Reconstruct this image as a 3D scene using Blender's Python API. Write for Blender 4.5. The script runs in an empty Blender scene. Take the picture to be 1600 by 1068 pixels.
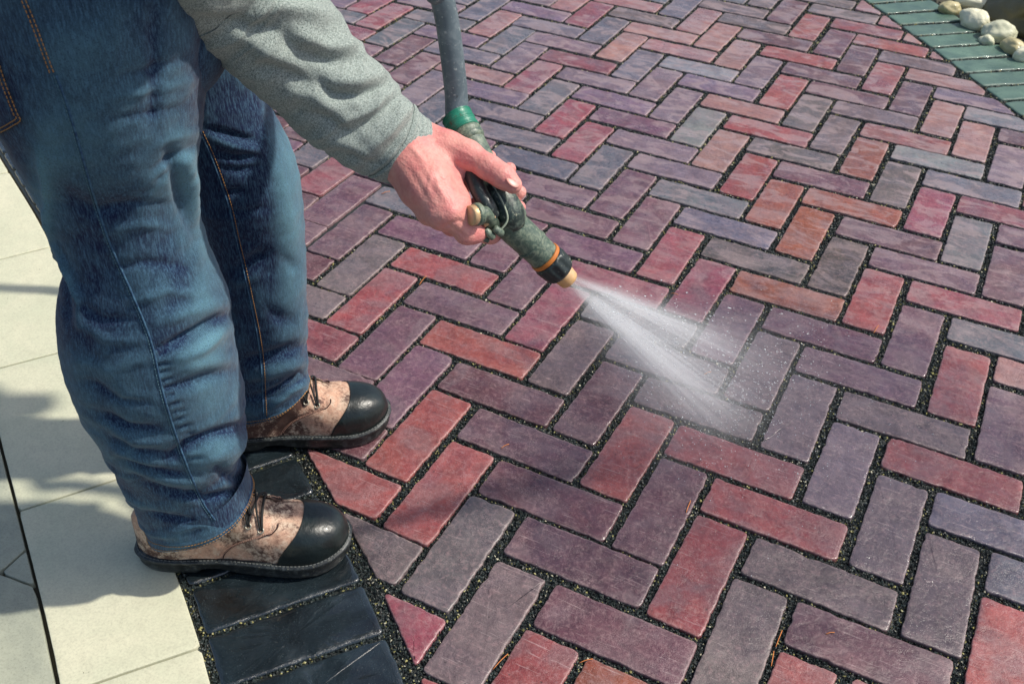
import bpy, bmesh, math, random
import numpy as np
from mathutils import Vector, Matrix, noise
from mathutils.bvhtree import BVHTree

random.seed(7)
SC = bpy.context.scene
COL = SC.collection

# ------------------------------------------------------------------ camera
# solved from the paving bond: metres, X/Y along the two brick directions
CAM = np.array([0.34467, -1.32559, 1.27753])
ROT = np.array([[0.88928761, 0.456413, 0.02923572],      # image right
                [0.30079572, -0.53553047, -0.78913183],  # image down
                [-0.34451341, 0.71055914, -0.61352769]])  # view direction
FPX = 1632.8
cam_d = bpy.data.cameras.new("camera")
cam = bpy.data.objects.new("camera", cam_d)
COL.objects.link(cam)
cam_d.sensor_width = 36.0
cam_d.lens = 36.0 * FPX / 1600.0
cam_d.clip_start = 0.02
cam_d.clip_end = 500.0
M = Matrix(((ROT[0][0], -ROT[1][0], -ROT[2][0], CAM[0]),
            (ROT[0][1], -ROT[1][1], -ROT[2][1], CAM[1]),
            (ROT[0][2], -ROT[1][2], -ROT[2][2], CAM[2]),
            (0, 0, 0, 1)))
cam.matrix_world = M
SC.camera = cam
cam_d.dof.use_dof = True
cam_d.dof.focus_distance = 1.55
cam_d.dof.aperture_fstop = 11.0

# ------------------------------------------------------------------ sky + sun
SUN_AZ = math.radians(30)      # direction TOWARDS the sun, from +X to +Y
SUN_EL = math.radians(52)
W = bpy.data.worlds.new("World")
SC.world = W
W.use_nodes = True
wn = W.node_tree
for n in list(wn.nodes):
    wn.nodes.remove(n)
sky = wn.nodes.new("ShaderNodeTexSky")
sky.sky_type = 'NISHITA'
sky.sun_disc = False
sky.sun_elevation = SUN_EL
sky.sun_rotation = math.pi / 2 - SUN_AZ
sky.dust_density = 2.5
sky.air_density = 1.0
bg = wn.nodes.new("ShaderNodeBackground")
bg.inputs[1].default_value = 0.105
wo = wn.nodes.new("ShaderNodeOutputWorld")
wn.links.new(sky.outputs[0], bg.inputs[0])
wn.links.new(bg.outputs[0], wo.inputs[0])
sd = bpy.data.lights.new("sun", 'SUN')
sd.energy = 3.3
sd.angle = math.radians(1.5)
sd.color = (1.0, 0.94, 0.84)
so = bpy.data.objects.new("sun", sd)
COL.objects.link(so)
sv = Vector((math.cos(SUN_EL) * math.cos(SUN_AZ), math.cos(SUN_EL) * math.sin(SUN_AZ), math.sin(SUN_EL)))
so.rotation_euler = sv.to_track_quat('Z', 'Y').to_euler()
so.location = sv * 6
SC.view_settings.view_transform = 'Standard'
SC.view_settings.look = 'None'
SC.view_settings.exposure = 0.42
SC.view_settings.gamma = 1.0
SC.cycles.use_denoising = True
SC.cycles.volume_step_rate = 0.5
SC.cycles.max_bounces = 8
SC.cycles.volume_bounces = 8


# ------------------------------------------------------------------ helpers
def at(x, y, d):
    """world point at view depth d (m) seen at pixel x, y of the 1600 px photograph"""
    return CAM + ROT.T @ (np.array([(x - 800) / FPX, (y - 534) / FPX, 1.0]) * d)


def ground(x, y, z=0.0):
    v = ROT.T @ np.array([(x - 800) / FPX, (y - 534) / FPX, 1.0])
    return CAM + v * ((z - CAM[2]) / v[2])


def pix(P):
    c = (np.asarray(P) - CAM) @ ROT.T
    return np.stack([800 + FPX * c[..., 0] / c[..., 2], 534 + FPX * c[..., 1] / c[..., 2], c[..., 2]], -1)


def srgb(r, g, b):
    def f(v):
        v /= 255.0
        return v / 12.92 if v <= 0.04045 else ((v + 0.055) / 1.055) ** 2.4
    return (f(r), f(g), f(b))


def tag(o, label=None, cat=None, group=None, kind=None):
    if label: o["label"] = label
    if cat: o["category"] = cat
    if group: o["group"] = group
    if kind: o["kind"] = kind
    return o


def mesh_obj(name, verts, faces, mat=None, parent=None, smooth=True):
    me = bpy.data.meshes.new(name)
    me.from_pydata([tuple(map(float, v)) for v in verts], [], [tuple(int(i) for i in f) for f in faces])
    me.update()
    if smooth:
        me.polygons.foreach_set("use_smooth", [True] * len(me.polygons))
    o = bpy.data.objects.new(name, me)
    COL.objects.link(o)
    if mat: me.materials.append(mat)
    if parent is not None: o.parent = parent
    return o


def np_mesh(name, V, F, mat=None, parent=None, smooth=True):
    """V (n,3), F (m,k) with one k, fast path"""
    me = bpy.data.meshes.new(name)
    V = np.asarray(V, np.float32); F = np.asarray(F, np.int32)
    m, k = F.shape
    me.vertices.add(len(V)); me.vertices.foreach_set("co", V.ravel())
    me.loops.add(m * k); me.loops.foreach_set("vertex_index", F.ravel())
    me.polygons.add(m)
    me.polygons.foreach_set("loop_start", np.arange(0, m * k, k, dtype=np.int32))
    me.polygons.foreach_set("loop_total", np.full(m, k, np.int32))
    me.polygons.foreach_set("use_smooth", np.full(m, smooth))
    me.update(calc_edges=True)
    me.validate()
    o = bpy.data.objects.new(name, me)
    COL.objects.link(o)
    if mat: me.materials.append(mat)
    if parent is not None: o.parent = parent
    return o


def empty(name, loc=(0, 0, 0)):
    o = bpy.data.objects.new(name, None)
    o.empty_display_size = 0.05
    COL.objects.link(o)
    o.location = loc
    return o


def nz(v, s=1.0):
    return noise.noise(Vector((v[0] * s, v[1] * s, v[2] * s)))


def spline(pts, n):
    """Catmull-Rom through pts (any dimension) -> n samples"""
    P = np.asarray(pts, float)
    P = np.vstack([2 * P[0] - P[1], P, 2 * P[-1] - P[-2]])
    m = len(P) - 3
    out = []
    for i in range(n):
        t = i / (n - 1) * m
        k = min(int(t), m - 1); t -= k
        a, b, c, d = P[k:k + 4]
        out.append(0.5 * ((2 * b) + (-a + c) * t + (2 * a - 5 * b + 4 * c - d) * t * t + (-a + 3 * b - 3 * c + d) * t ** 3))
    return np.array(out)


def tube(path, rad, seg=12, caps=True, flat=None):
    """path (n,3), rad scalar or (n,) -> verts, faces"""
    P = np.asarray(path, float); n = len(P)
    r = np.full(n, rad) if np.isscalar(rad) else np.asarray(rad, float)
    T = np.gradient(P, axis=0); T /= np.linalg.norm(T, axis=1)[:, None] + 1e-12
    up = np.array([0.0, 0.0, 1.0])
    if abs(T[0] @ up) > 0.9: up = np.array([1.0, 0, 0])
    N = up - T[0] * (T[0] @ up); N /= np.linalg.norm(N)
    V = []
    for i in range(n):
        N = N - T[i] * (T[i] @ N); N /= np.linalg.norm(N)
        B = np.cross(T[i], N)
        for k in range(seg):
            a = 2 * math.pi * k / seg
            V.append(P[i] + r[i] * (math.cos(a) * N + math.sin(a) * B))
    F = []
    for i in range(n - 1):
        for k in range(seg):
            k2 = (k + 1) % seg
            F.append((i * seg + k, i * seg + k2, (i + 1) * seg + k2, (i + 1) * seg + k))
    if caps:
        F.append(tuple(range(seg))[::-1]); F.append(tuple((n - 1) * seg + k for k in range(seg)))
    return V, F


class MB:
    def __init__(s): s.V = []; s.F = []
    def add(s, V, F):
        o = len(s.V); s.V.extend(V); s.F.extend(tuple(i + o for i in f) for f in F); return s
    def tube(s, *a, **k): return s.add(*tube(*a, **k))
    def ball(s, c, r, seg=10, rings=6, R=None):
        c = np.asarray(c, float); r = np.ones(3) * r
        V = []
        for i in range(rings + 1):
            p = math.pi * i / rings
            for k in range(seg):
                a = 2 * math.pi * k / seg
                v = np.array([math.sin(p) * math.cos(a), math.sin(p) * math.sin(a), math.cos(p)]) * r
                if R is not None: v = R @ v
                V.append(c + v)
        F = [(i * seg + k, (i + 1) * seg + k, (i + 1) * seg + (k + 1) % seg, i * seg + (k + 1) % seg) for i in range(rings) for k in range(seg)]
        return s.add(V, F)
    def build(s, name, mat, parent=None, smooth=True): return mesh_obj(name, s.V, s.F, mat, parent, smooth)


# ------------------------------------------------------------------ materials
class MT:
    """tiny node helper"""
    def __init__(s, name):
        s.m = bpy.data.materials.new(name); s.m.use_nodes = True
        s.t = s.m.node_tree; s.b = s.t.nodes["Principled BSDF"]
        s.tc = s.t.nodes.new("ShaderNodeTexCoord")
        s.co = s.tc.outputs["Object"]
    def n(s, typ, **kw):
        nd = s.t.nodes.new(typ)
        for k, v in kw.items(): setattr(nd, k, v)
        return nd
    def L(s, a, b): s.t.links.new(a, b)
    def setv(s, sock, v):
        if hasattr(v, "links") or hasattr(v, "is_output"): s.L(v, sock)
        elif isinstance(v, (tuple, list)) and len(v) == 3 and sock.type == 'RGBA': sock.default_value = (*v, 1)
        else: sock.default_value = v
    def noise(s, scale, detail=4, rough=0.6, vec=None, dist=0.0):
        nd = s.n("ShaderNodeTexNoise"); nd.inputs["Scale"].default_value = scale
        nd.inputs["Detail"].default_value = detail; nd.inputs["Roughness"].default_value = rough
        nd.inputs["Distortion"].default_value = dist
        s.L(vec or s.co, nd.inputs["Vector"]); return nd.outputs["Fac"]
    def vor(s, scale, feature='F1', out="Distance", vec=None):
        nd = s.n("ShaderNodeTexVoronoi", feature=feature); nd.inputs["Scale"].default_value = scale
        s.L(vec or s.co, nd.inputs["Vector"]); return nd.outputs[out]
    def ramp(s, f, a, b, ca=0.0, cb=1.0):
        nd = s.n("ShaderNodeMapRange"); nd.clamp = True
        s.L(f, nd.inputs[0])
        for i, v in enumerate((a, b, ca, cb)): nd.inputs[i + 1].default_value = v
        return nd.outputs[0]
    def mix(s, f, a, b, mode='MIX'):
        nd = s.n("ShaderNodeMix", data_type='RGBA', blend_type=mode)
        s.setv(nd.inputs[0], f); s.setv(nd.inputs[6], a); s.setv(nd.inputs[7], b); return nd.outputs[2]
    def math(s, op, a, b=0.0):
        nd = s.n("ShaderNodeMath", operation=op); s.setv(nd.inputs[0], a); s.setv(nd.inputs[1], b); return nd.outputs[0]
    def scale(s, sx, sy, sz, rot=(0, 0, 0), vec=None):
        nd = s.n("ShaderNodeMapping"); nd.inputs["Scale"].default_value = (sx, sy, sz); nd.inputs["Rotation"].default_value = rot
        s.L(vec or s.co, nd.inputs[0]); return nd.outputs[0]
    def attr(s, name, out="Color"):
        nd = s.n("ShaderNodeAttribute", attribute_name=name); return nd.outputs[out]
    def vadd(s, a, b):
        nd = s.n("ShaderNodeVectorMath", operation='ADD'); s.L(a, nd.inputs[0]); s.L(b, nd.inputs[1]); return nd.outputs[0]
    def bump(s, h, strength, dist, prev=None):
        nd = s.n("ShaderNodeBump"); nd.inputs["Strength"].default_value = strength; nd.inputs["Distance"].default_value = dist
        s.L(h, nd.inputs["Height"])
        if prev: s.L(prev, nd.inputs["Normal"])
        s.L(nd.outputs[0], s.b.inputs["Normal"]); return nd.outputs[0]
    def col(s, v): s.setv(s.b.inputs["Base Color"], v)
    def rough(s, v): s.setv(s.b.inputs["Roughness"], v)
    def set(s, k, v): s.setv(s.b.inputs[k], v)


def mat_brick():
    t = MT("wet clay brick")
    off = t.attr("rnd")
    v = t.vadd(t.co, off)
    c = t.attr("Col"); edge = t.attr("Col", "Alpha")
    n0 = t.noise(9, 3, 0.55, v, 0.8)
    n1 = t.noise(26, 5, 0.68, v, 0.6)
    n2 = t.noise(120, 6, 0.75, v, 0.4)
    n3 = t.noise(520, 4, 0.7, v)
    dark = t.mix(1.0, c, (0.62, 0.60, 0.64), 'MULTIPLY')
    c2 = t.mix(t.ramp(n1, 0.36, 0.62), dark, c)
    c2 = t.mix(t.ramp(n0, 0.48, 0.60, 0, 0.35), c2, srgb(108, 94, 98))
    # fine mineral mottling of the clay face
    c2 = t.mix(t.ramp(n2, 0.50, 0.66, 0, 0.34), c2, srgb(160, 128, 130))
    c2 = t.mix(t.ramp(n2, 0.46, 0.34, 0, 0.40), c2, srgb(66, 46, 52))
    bl = t.math('MULTIPLY', t.ramp(n3, 0.48, 0.66), t.ramp(t.noise(15, 3, 0.6, v, 1.0), 0.42, 0.66))
    c3 = t.mix(t.math('MULTIPLY', bl, 0.32), c2, srgb(190, 168, 166))
    c4 = t.mix(t.ramp(n3, 0.40, 0.32, 0, 0.5), c3, srgb(50, 36, 40))
    # pale streaks painting the wet sky sheen into the colour, stronger farther back
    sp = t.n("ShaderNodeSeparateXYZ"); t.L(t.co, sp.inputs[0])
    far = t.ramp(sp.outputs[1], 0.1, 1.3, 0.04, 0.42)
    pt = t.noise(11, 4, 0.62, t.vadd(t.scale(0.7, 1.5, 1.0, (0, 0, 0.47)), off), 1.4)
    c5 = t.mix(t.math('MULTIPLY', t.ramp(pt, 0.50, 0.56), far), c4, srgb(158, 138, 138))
    # pits, and larger dull stains
    pit = t.math('MULTIPLY', t.ramp(t.vor(75, vec=v), 0.16, 0.08), t.ramp(t.noise(30, 2, 0.5, v), 0.60, 0.64))
    c5 = t.mix(t.math('MULTIPLY', pit, 0.7), c5, srgb(34, 26, 28))
    # hollows and scratches
    sc = t.noise(16, 2, 0.5, t.vadd(t.scale(1.0, 26.0, 1.0, (0, 0, 0.5)), off), 0.3)
    c5 = t.mix(t.ramp(sc, 0.66, 0.70, 0, 0.25), c5, srgb(200, 180, 178))
    c6 = t.mix(t.math('MULTIPLY', edge, t.ramp(n2, 0.35, 0.62, 0.02, 0.5)), c5, t.mix(0.55, c, srgb(214, 190, 184)))
    # soaked area where the jet lands
    d_ = t.n("ShaderNodeVectorMath", operation='DISTANCE'); t.L(t.co, d_.inputs[0]); d_.inputs[1].default_value = (0.16, 0.12, 0.0)
    dn = t.math('ADD', d_.outputs["Value"], t.ramp(t.noise(7, 4, 0.6), 0.2, 0.8, -0.16, 0.16))
    soak = t.ramp(dn, 0.50, 0.42)
    c6 = t.mix(t.math('MULTIPLY', soak, 0.85), c6, t.mix(1.0, c6, (0.66, 0.64, 0.66), 'MULTIPLY'))
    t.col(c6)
    wet = t.noise(8, 4, 0.6, None, 1.5)
    r = t.ramp(wet, 0.38, 0.62, 0.26, 0.50)
    r = t.math('SUBTRACT', r, t.math('MULTIPLY', soak, 0.20))
    t.rough(t.math('ADD', r, t.ramp(n2, 0.3, 0.7, -0.06, 0.14)))
    t.set("Specular IOR Level", 0.55)
    t.set("Coat Weight", t.math('ADD', t.ramp(wet, 0.55, 0.40, 0.0, 0.4), t.math('MULTIPLY', soak, 0.35)))
    t.set("Coat Roughness", 0.25)
    b = t.bump(n2, 0.5, 0.0020)
    b = t.bump(n1, 0.5, 0.0035, b)
    t.bump(n3, 0.4, 0.0008, b)
    return t.m


def mat_stone(name, c1, c2, rough, speck=None, bump=0.0008, coat=0.0, scale=1.0, useattr=False, spec=0.5):
    t = MT(name)
    n1 = t.noise(12 * scale, 4, 0.6, None, 0.5); n2 = t.noise(160 * scale, 4, 0.7); n3 = t.noise(700 * scale, 2, 0.6)
    c = t.mix(t.ramp(n1, 0.3, 0.7), c1, c2)
    if useattr: c = t.mix(1.0, c, t.attr("Col"), 'MULTIPLY')
    c = t.mix(t.ramp(n2, 0.3, 0.75, 0.0, 0.35), c, tuple(v * 0.6 for v in c1))
    if speck: c = t.mix(t.ramp(n3, 0.66, 0.74, 0, 0.8), c, speck)
    t.col(c)
    t.rough(t.math('ADD', t.ramp(n1, 0.3, 0.7, rough - 0.1, rough + 0.1), 0.0))
    t.set("Coat Weight", coat); t.set("Coat Roughness", 0.07)
    t.set("Specular IOR Level", spec)
    b = t.bump(n2, 0.6, bump)
    t.bump(n3, 0.4, bump * 0.5, b)
    return t.m


def mat_simple(name, c, rough=0.5, metal=0.0, bump=0.0, bscale=200, var=0.15, coat=0.0, c2=None, vs=30, spec=0.5):
    t = MT(name)
    n = t.noise(vs, 4, 0.6)
    d = c2 if c2 else tuple(v * (1 - var) for v in c)
    t.col(t.mix(t.ramp(n, 0.35, 0.65), c, d))
    t.rough(rough); t.set("Metallic", metal); t.set("Coat Weight", coat); t.set("Specular IOR Level", spec)
    if bump: t.bump(t.noise(bscale, 4, 0.6), 0.6, bump)
    return t.m


def mat_denim():
    t = MT("faded denim")
    uv = t.attr("fade_light", "Fac")           # worn pale areas, with sunlight and shade painted into the cloth colour
    tw = t.n("ShaderNodeTexWave", wave_type='BANDS', bands_direction='DIAGONAL'); tw.inputs["Scale"].default_value = 260
    tw.inputs["Distortion"].default_value = 1.5; tw.inputs["Detail"].default_value = 2
    t.L(t.co, tw.inputs["Vector"])
    yarn = t.noise(520, 3, 0.75, t.scale(1, 1, 0.16))
    slub = t.noise(300, 3, 0.8, t.scale(1, 1, 0.10))
    blot = t.noise(16, 5, 0.65, t.scale(1, 1, 0.6), 0.8)
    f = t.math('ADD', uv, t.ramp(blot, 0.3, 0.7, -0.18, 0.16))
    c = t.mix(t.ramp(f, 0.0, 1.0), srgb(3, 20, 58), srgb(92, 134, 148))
    c = t.mix(t.ramp(yarn, 0.45, 0.68, 0, 0.45), c, srgb(92, 134, 162))
    c = t.mix(t.ramp(slub, 0.5, 0.72, 0, 0.35), c, srgb(84, 126, 152))
    c = t.mix(t.ramp(t.noise(600, 3, 0.7), 0.5, 0.3, 0, 0.6), c, srgb(5, 18, 44))
    t.col(c); t.rough(0.85); t.set("Specular IOR Level", 0.2)
    t.set("Sheen Weight", 0.15)
    b = t.bump(tw.outputs["Fac"], 0.3, 0.0004)
    t.bump(t.noise(90, 4, 0.6), 0.35, 0.0016, b)
    return t.m


def mat_heather():
    t = MT("heather grey jersey")
    a = t.noise(480, 3, 0.8); b_ = t.noise(1000, 2, 0.8)
    c = t.mix(t.ramp(a, 0.38, 0.62), srgb(56, 70, 72), srgb(142, 155, 152))
    c = t.mix(t.ramp(b_, 0.42, 0.6, 0, 0.5), c, srgb(206, 214, 204))
    c = t.mix(t.ramp(b_, 0.45, 0.3, 0, 0.6), c, srgb(58, 72, 70))
    t.col(c); t.rough(0.95); t.set("Specular IOR Level", 0.15); t.set("Sheen Weight", 0.2)
    b = t.bump(a, 0.5, 0.0010)
    t.bump(t.noise(60, 4, 0.6), 0.3, 0.002, b)
    return t.m


def mat_skin():
    t = MT("skin")
    n1 = t.noise(28, 4, 0.6); n2 = t.noise(130, 4, 0.65); n3 = t.noise(420, 3, 0.7)
    c = t.mix(t.ramp(n1, 0.3, 0.7), srgb(220, 158, 146), srgb(206, 124, 122))
    c = t.mix(t.ramp(n2, 0.5, 0.75, 0, 0.25), c, srgb(234, 190, 172))
    c = t.mix(t.ramp(n2, 0.45, 0.28, 0, 0.32), c, srgb(182, 98, 100))
    t.col(c); t.rough(0.5)
    t.set("Subsurface Weight", 0.06); t.set("Subsurface Radius", (0.012, 0.005, 0.003)); t.set("Subsurface Scale", 0.4)
    t.set("Specular IOR Level", 0.4)
    vo = t.vor(330, 'F1')
    b = t.bump(vo, 0.5, 0.0008)
    b = t.bump(t.noise(260, 4, 0.7, t.scale(1.0, 0.35, 1.0, (0.4, 0.6, 0.9))), 0.5, 0.0009, b)
    b = t.bump(t.noise(110, 5, 0.65, t.scale(1, 1, 1), 1.0), 0.5, 0.0014, b)
    t.bump(n3, 0.3, 0.0006, b)
    return t.m


def mat_leather(name="scuffed leather", dark_amt=0.0):
    t = MT(name)
    n0 = t.noise(14, 3, 0.55, None, 0.5); n1 = t.noise(70, 7, 0.78, None, 0.3); n2 = t.noise(190, 6, 0.8, None, 0.2); n3 = t.noise(600, 3, 0.6)
    c = t.mix(t.ramp(n0, 0.40, 0.62), srgb(184, 168, 148), srgb(196, 156, 132))
    c = t.mix(t.ramp(n1, 0.50, 0.64, 0, 0.7), c, srgb(210, 194, 172))
    c = t.mix(t.ramp(n2, 0.54, 0.44, 0, 0.45), c, srgb(132, 98, 82))
    m = t.math('ADD', t.math('MULTIPLY', n0, 0.7), t.math('ADD', t.math('MULTIPLY', n1, 0.7), t.math('MULTIPLY', n2, 0.35)))
    c = t.mix(t.ramp(m, 0.90 + dark_amt, 0.80 + dark_amt, 0, 0.9), c, srgb(66, 38, 34))
    c = t.mix(t.ramp(n2, 0.34, 0.30, 0, 0.8), c, srgb(76, 42, 38))
    t.col(c); t.rough(t.ramp(n2, 0.3, 0.7, 0.5, 0.85)); t.set("Specular IOR Level", 0.35)
    b = t.bump(n1, 0.5, 0.0012); t.bump(n3, 0.5, 0.0005, b)
    return t.m


def mat_worn(name, base, wear, under, rough=0.5, wlo=0.5, scale=60):
    t = MT(name)
    n1 = t.noise(scale, 6, 0.72, None, 0.8); n2 = t.noise(scale * 4, 4, 0.7)
    c = t.mix(t.ramp(n1, wlo, wlo + 0.14, 0, 0.85), base, wear)
    c = t.mix(t.ramp(n2, 0.62, 0.66, 0, 0.9), c, under)
    c = t.mix(t.ramp(n1, 0.36, 0.32, 0, 0.8), c, tuple(v * 0.25 for v in base))
    t.col(c); t.rough(t.ramp(n2, 0.3, 0.7, rough - 0.15, rough + 0.15))
    b = t.bump(n1, 0.5, 0.0010); t.bump(n2, 0.5, 0.0006, b)
    return t.m


M_BRICK = mat_brick()
M_SLATE = mat_stone("wet charcoal paver", srgb(14, 18, 20), srgb(34, 46, 52), 0.22, srgb(100, 115, 116), 0.0018, 1.0, 1.0, True, 0.5)
def mat_slab(name, c1, c2, pit, pd):
    t = MT(name)
    n0 = t.noise(7, 4, 0.6, None, 0.6); n1 = t.noise(38, 6, 0.75); n2 = t.noise(260, 5, 0.85); n3 = t.vor(110)
    c = t.mix(t.ramp(n0, 0.35, 0.65), c1, c2)
    c = t.mix(t.ramp(n1, 0.45, 0.66, 0, 0.34), c, tuple(v * 0.72 for v in c1))
    c = t.mix(t.ramp(n2, 0.50, 0.66, 0, 0.5), c, tuple(v * 0.55 for v in c1))
    c = t.mix(t.ramp(n2, 0.46, 0.30, 0, 0.35), c, tuple(min(0.85, v * 1.25) for v in c1))
    sel = t.ramp(t.noise(48, 2, 0.5), 0.66, 0.69)
    hole = t.math('MULTIPLY', t.ramp(n3, 0.16, 0.08), sel)
    c = t.mix(t.math('MULTIPLY', hole, pd), c, pit)
    t.col(c); t.rough(0.75)
    b = t.bump(n2, 0.5, 0.0007); t.bump(t.math('SUBTRACT', 1.0, hole), 0.6, 0.001, b)
    return t.m


M_SLAB = mat_slab("pale cast slab", srgb(202, 200, 174), srgb(190, 192, 166), srgb(70, 72, 60), 0.8)
M_FLAG = mat_slab("weathered grey slab", srgb(150, 154, 138), srgb(176, 178, 156), srgb(60, 64, 58), 0.9)
M_JOINT = mat_stone("black joint sand", srgb(20, 26, 26), srgb(34, 42, 40), 0.45, srgb(70, 80, 70), 0.002, 0.3, 2.0)
M_SOIL = mat_stone("damp soil", srgb(58, 50, 36), srgb(84, 78, 54), 0.8, srgb(130, 120, 90), 0.006, 0, 0.5)
M_DENIM = mat_denim()
M_KNIT = mat_heather()
M_SKIN = mat_skin()
M_LEATHER = mat_leather()
M_LEATHER_DK = mat_leather("dark scuffed leather", 0.09)
M_RUBBER = mat_worn("black rubber sole", srgb(32, 37, 39), srgb(78, 84, 84), srgb(116, 116, 104), 0.45, 0.50, 55)
M_CAP = mat_simple("glossy black toe cap", srgb(12, 20, 20), 0.36, 0, 0.0016, 110, 0.3, 0.12, srgb(22, 34, 34), 30)
M_LACE = mat_simple("black lace", srgb(26, 28, 28), 0.8, 0, 0.0004, 900)
M_THREAD = mat_simple("ochre thread", srgb(176, 128, 70), 0.8)
M_THREAD_PALE = mat_simple("pale thread", srgb(92, 128, 142), 0.8)
M_THREAD_LEATHER = mat_simple("tan thread", srgb(205, 160, 140), 0.8)
M_EDGE = mat_simple('cut leather edge', srgb(60, 36, 32), 0.8)
M_BRASS = mat_simple("brass", srgb(196, 162, 118), 0.45, 0.35, 0.0004, 200, 0.3, 0, srgb(212, 184, 150), 60)
M_BRASSWORN = mat_simple("worn brass tip", srgb(214, 162, 84), 0.45, 0.35, 0.0004, 200, 0.3, 0, srgb(225, 190, 150), 45)
M_STEEL = mat_simple("eyelet metal", srgb(165, 160, 145), 0.4, 0.6)
M_HOSE = mat_worn("grey rubber hose", srgb(84, 98, 106), srgb(108, 120, 126), srgb(150, 158, 158), 0.5, 0.48, 45)
M_GREEN = mat_worn("green tape", srgb(34, 122, 100), srgb(84, 104, 76), srgb(90, 80, 60), 0.4, 0.6, 40)
M_BODY = mat_worn("worn green metal", srgb(72, 90, 80), srgb(124, 136, 118), srgb(150, 150, 128), 0.42, 0.46, 110)
M_BLACKP = mat_worn("black grip plastic", srgb(34, 44, 46), srgb(78, 92, 88), srgb(120, 128, 118), 0.38, 0.66, 40)
M_DARKW = mat_worn("chipped dark paint", srgb(38, 52, 50), srgb(104, 118, 106), srgb(150, 152, 132), 0.42, 0.50, 70)
M_ORANGE = mat_simple("orange ring", srgb(186, 112, 40), 0.5, 0, 0, 100, 0.3, 0, srgb(190, 110, 50), 80)
M_NAIL = mat_simple("fingernail", srgb(206, 146, 134), 0.4, 0, 0, 100, 0.06)
#==GROUND==
# ------------------------------------------------------------------ ground zones
LB, GAP = 2.43430, 0.0610          # brick length incl. joint (x 0.1 m), half joint
WX = np.array([-0.0011, -0.007, 0.0282, 0.0794, -0.0036, -0.041])
WY = np.array([-0.0321, 0.0006, -0.0732, 0.2559, 0.1174, 0.0808])


def warp(x, y):
    xx = np.clip(x, -14, 8) / 10; yy = np.clip(y, -9, 26) / 10
    b = np.array([1, xx, yy, xx * xx, xx * yy, yy * yy])
    return (x + b @ WX, y + b @ WY)


# left border course: left edge curve (x, y in decimetres)
_lx = [-34, -26, -18.5, -14.1, -9.5, -5.48, -3.87, -1.9, 1.0, 5.0, 10.0]
_ly = [10.2, 6.2, 2.09, -0.36, -3.45, -6.13, -7.31, -8.95, -11.6, -15.6, -22.5]
L_EDGE = spline(list(zip(_lx, _ly)), 400)
_sx = [-9.5, -4.6, -1.85, -0.87, 0.12, 1.21, 2.32, 4.15, 7.2, 11.0, 16.0, 24.0]
_sy = [33.0, 28.2, 25.17, 24.1, 22.9, 21.6, 20.25, 17.95, 14.0, 8.6, 1.0, -12.0]
R_EDGE = spline(list(zip(_sx, _sy)), 400)


def arclen(P):
    return np.concatenate([[0], np.cumsum(np.linalg.norm(np.diff(P, axis=0), axis=1))])


def offset_curve(P, d):
    T = np.gradient(P, axis=0); T /= np.linalg.norm(T, axis=1)[:, None]
    N = np.stack([-T[:, 1], T[:, 0]], 1)
    return P + N * d


# both curves run from upper-left to lower-right: +N is towards upper right
L_IN = offset_curve(L_EDGE, 2.55)      # border/red brick line
R_OUT = offset_curve(R_EDGE, 2.55)


def side(P, curve):
    """signed distance: >0 on +N side, plus nearest point and normal"""
    i = int(np.argmin(((curve - P) ** 2).sum(1)))
    i = min(max(i, 1), len(curve) - 2)
    T = curve[i + 1] - curve[i - 1]; T = T / np.linalg.norm(T)
    N = np.array([-T[1], T[0]])
    return float((np.array(P) - curve[i]) @ N), curve[i], N


def clip_poly(poly, p0, n):
    """keep the part where (p-p0).n > 0"""
    out = []
    m = len(poly)
    for i in range(m):
        a, b = poly[i], poly[(i + 1) % m]
        da, db = (a - p0) @ n, (b - p0) @ n
        if da >= 0: out.append(a)
        if (da > 0) != (db > 0): out.append(a + (b - a) * (da / (da - db)))
    return out


def area(poly):
    P = np.array(poly); x, y = P[:, 0], P[:, 1]
    return 0.5 * abs(np.sum(x * np.roll(y, -1) - y * np.roll(x, -1)))


def round_poly(poly, r, step):
    """rounded + resampled outline (counter-clockwise)"""
    P = np.array(poly)
    x, y = P[:, 0], P[:, 1]
    if np.sum(x * np.roll(y, -1) - y * np.roll(x, -1)) < 0: P = P[::-1]
    keep = [P[i] for i in range(len(P)) if np.linalg.norm(P[i] - P[i - 1]) > 0.004 / 1.0]
    P = np.array(keep); m = len(P)
    pts = []
    for i in range(m):
        a, b, c = P[i - 1], P[i], P[(i + 1) % m]
        u = a - b; v = c - b
        lu, lv = np.linalg.norm(u), np.linalg.norm(v)
        cs = max(-0.999, min(0.999, float(u @ v) / (lu * lv))); th_ = math.tan(math.acos(cs) / 2)
        rr = min(r * random.uniform(0.9, 1.4) / max(th_, 0.3), lu * 0.42, lv * 0.42)
        A = b + u / lu * rr; B = b + v / lv * rr
        for k in range(5):
            t = k / 4
            pts.append((1 - t) ** 2 * A + 2 * t * (1 - t) * b + t * t * B)
    pts = np.array(pts)
    # resample
    Q = np.vstack([pts, pts[:1]])
    s = arclen(Q); n = max(16, int(s[-1] / step))
    tt = np.linspace(0, s[-1], n, endpoint=False)
    return np.stack([np.interp(tt, s, Q[:, 0]), np.interp(tt, s, Q[:, 1])], 1)


ALLPOLY = []


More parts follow.
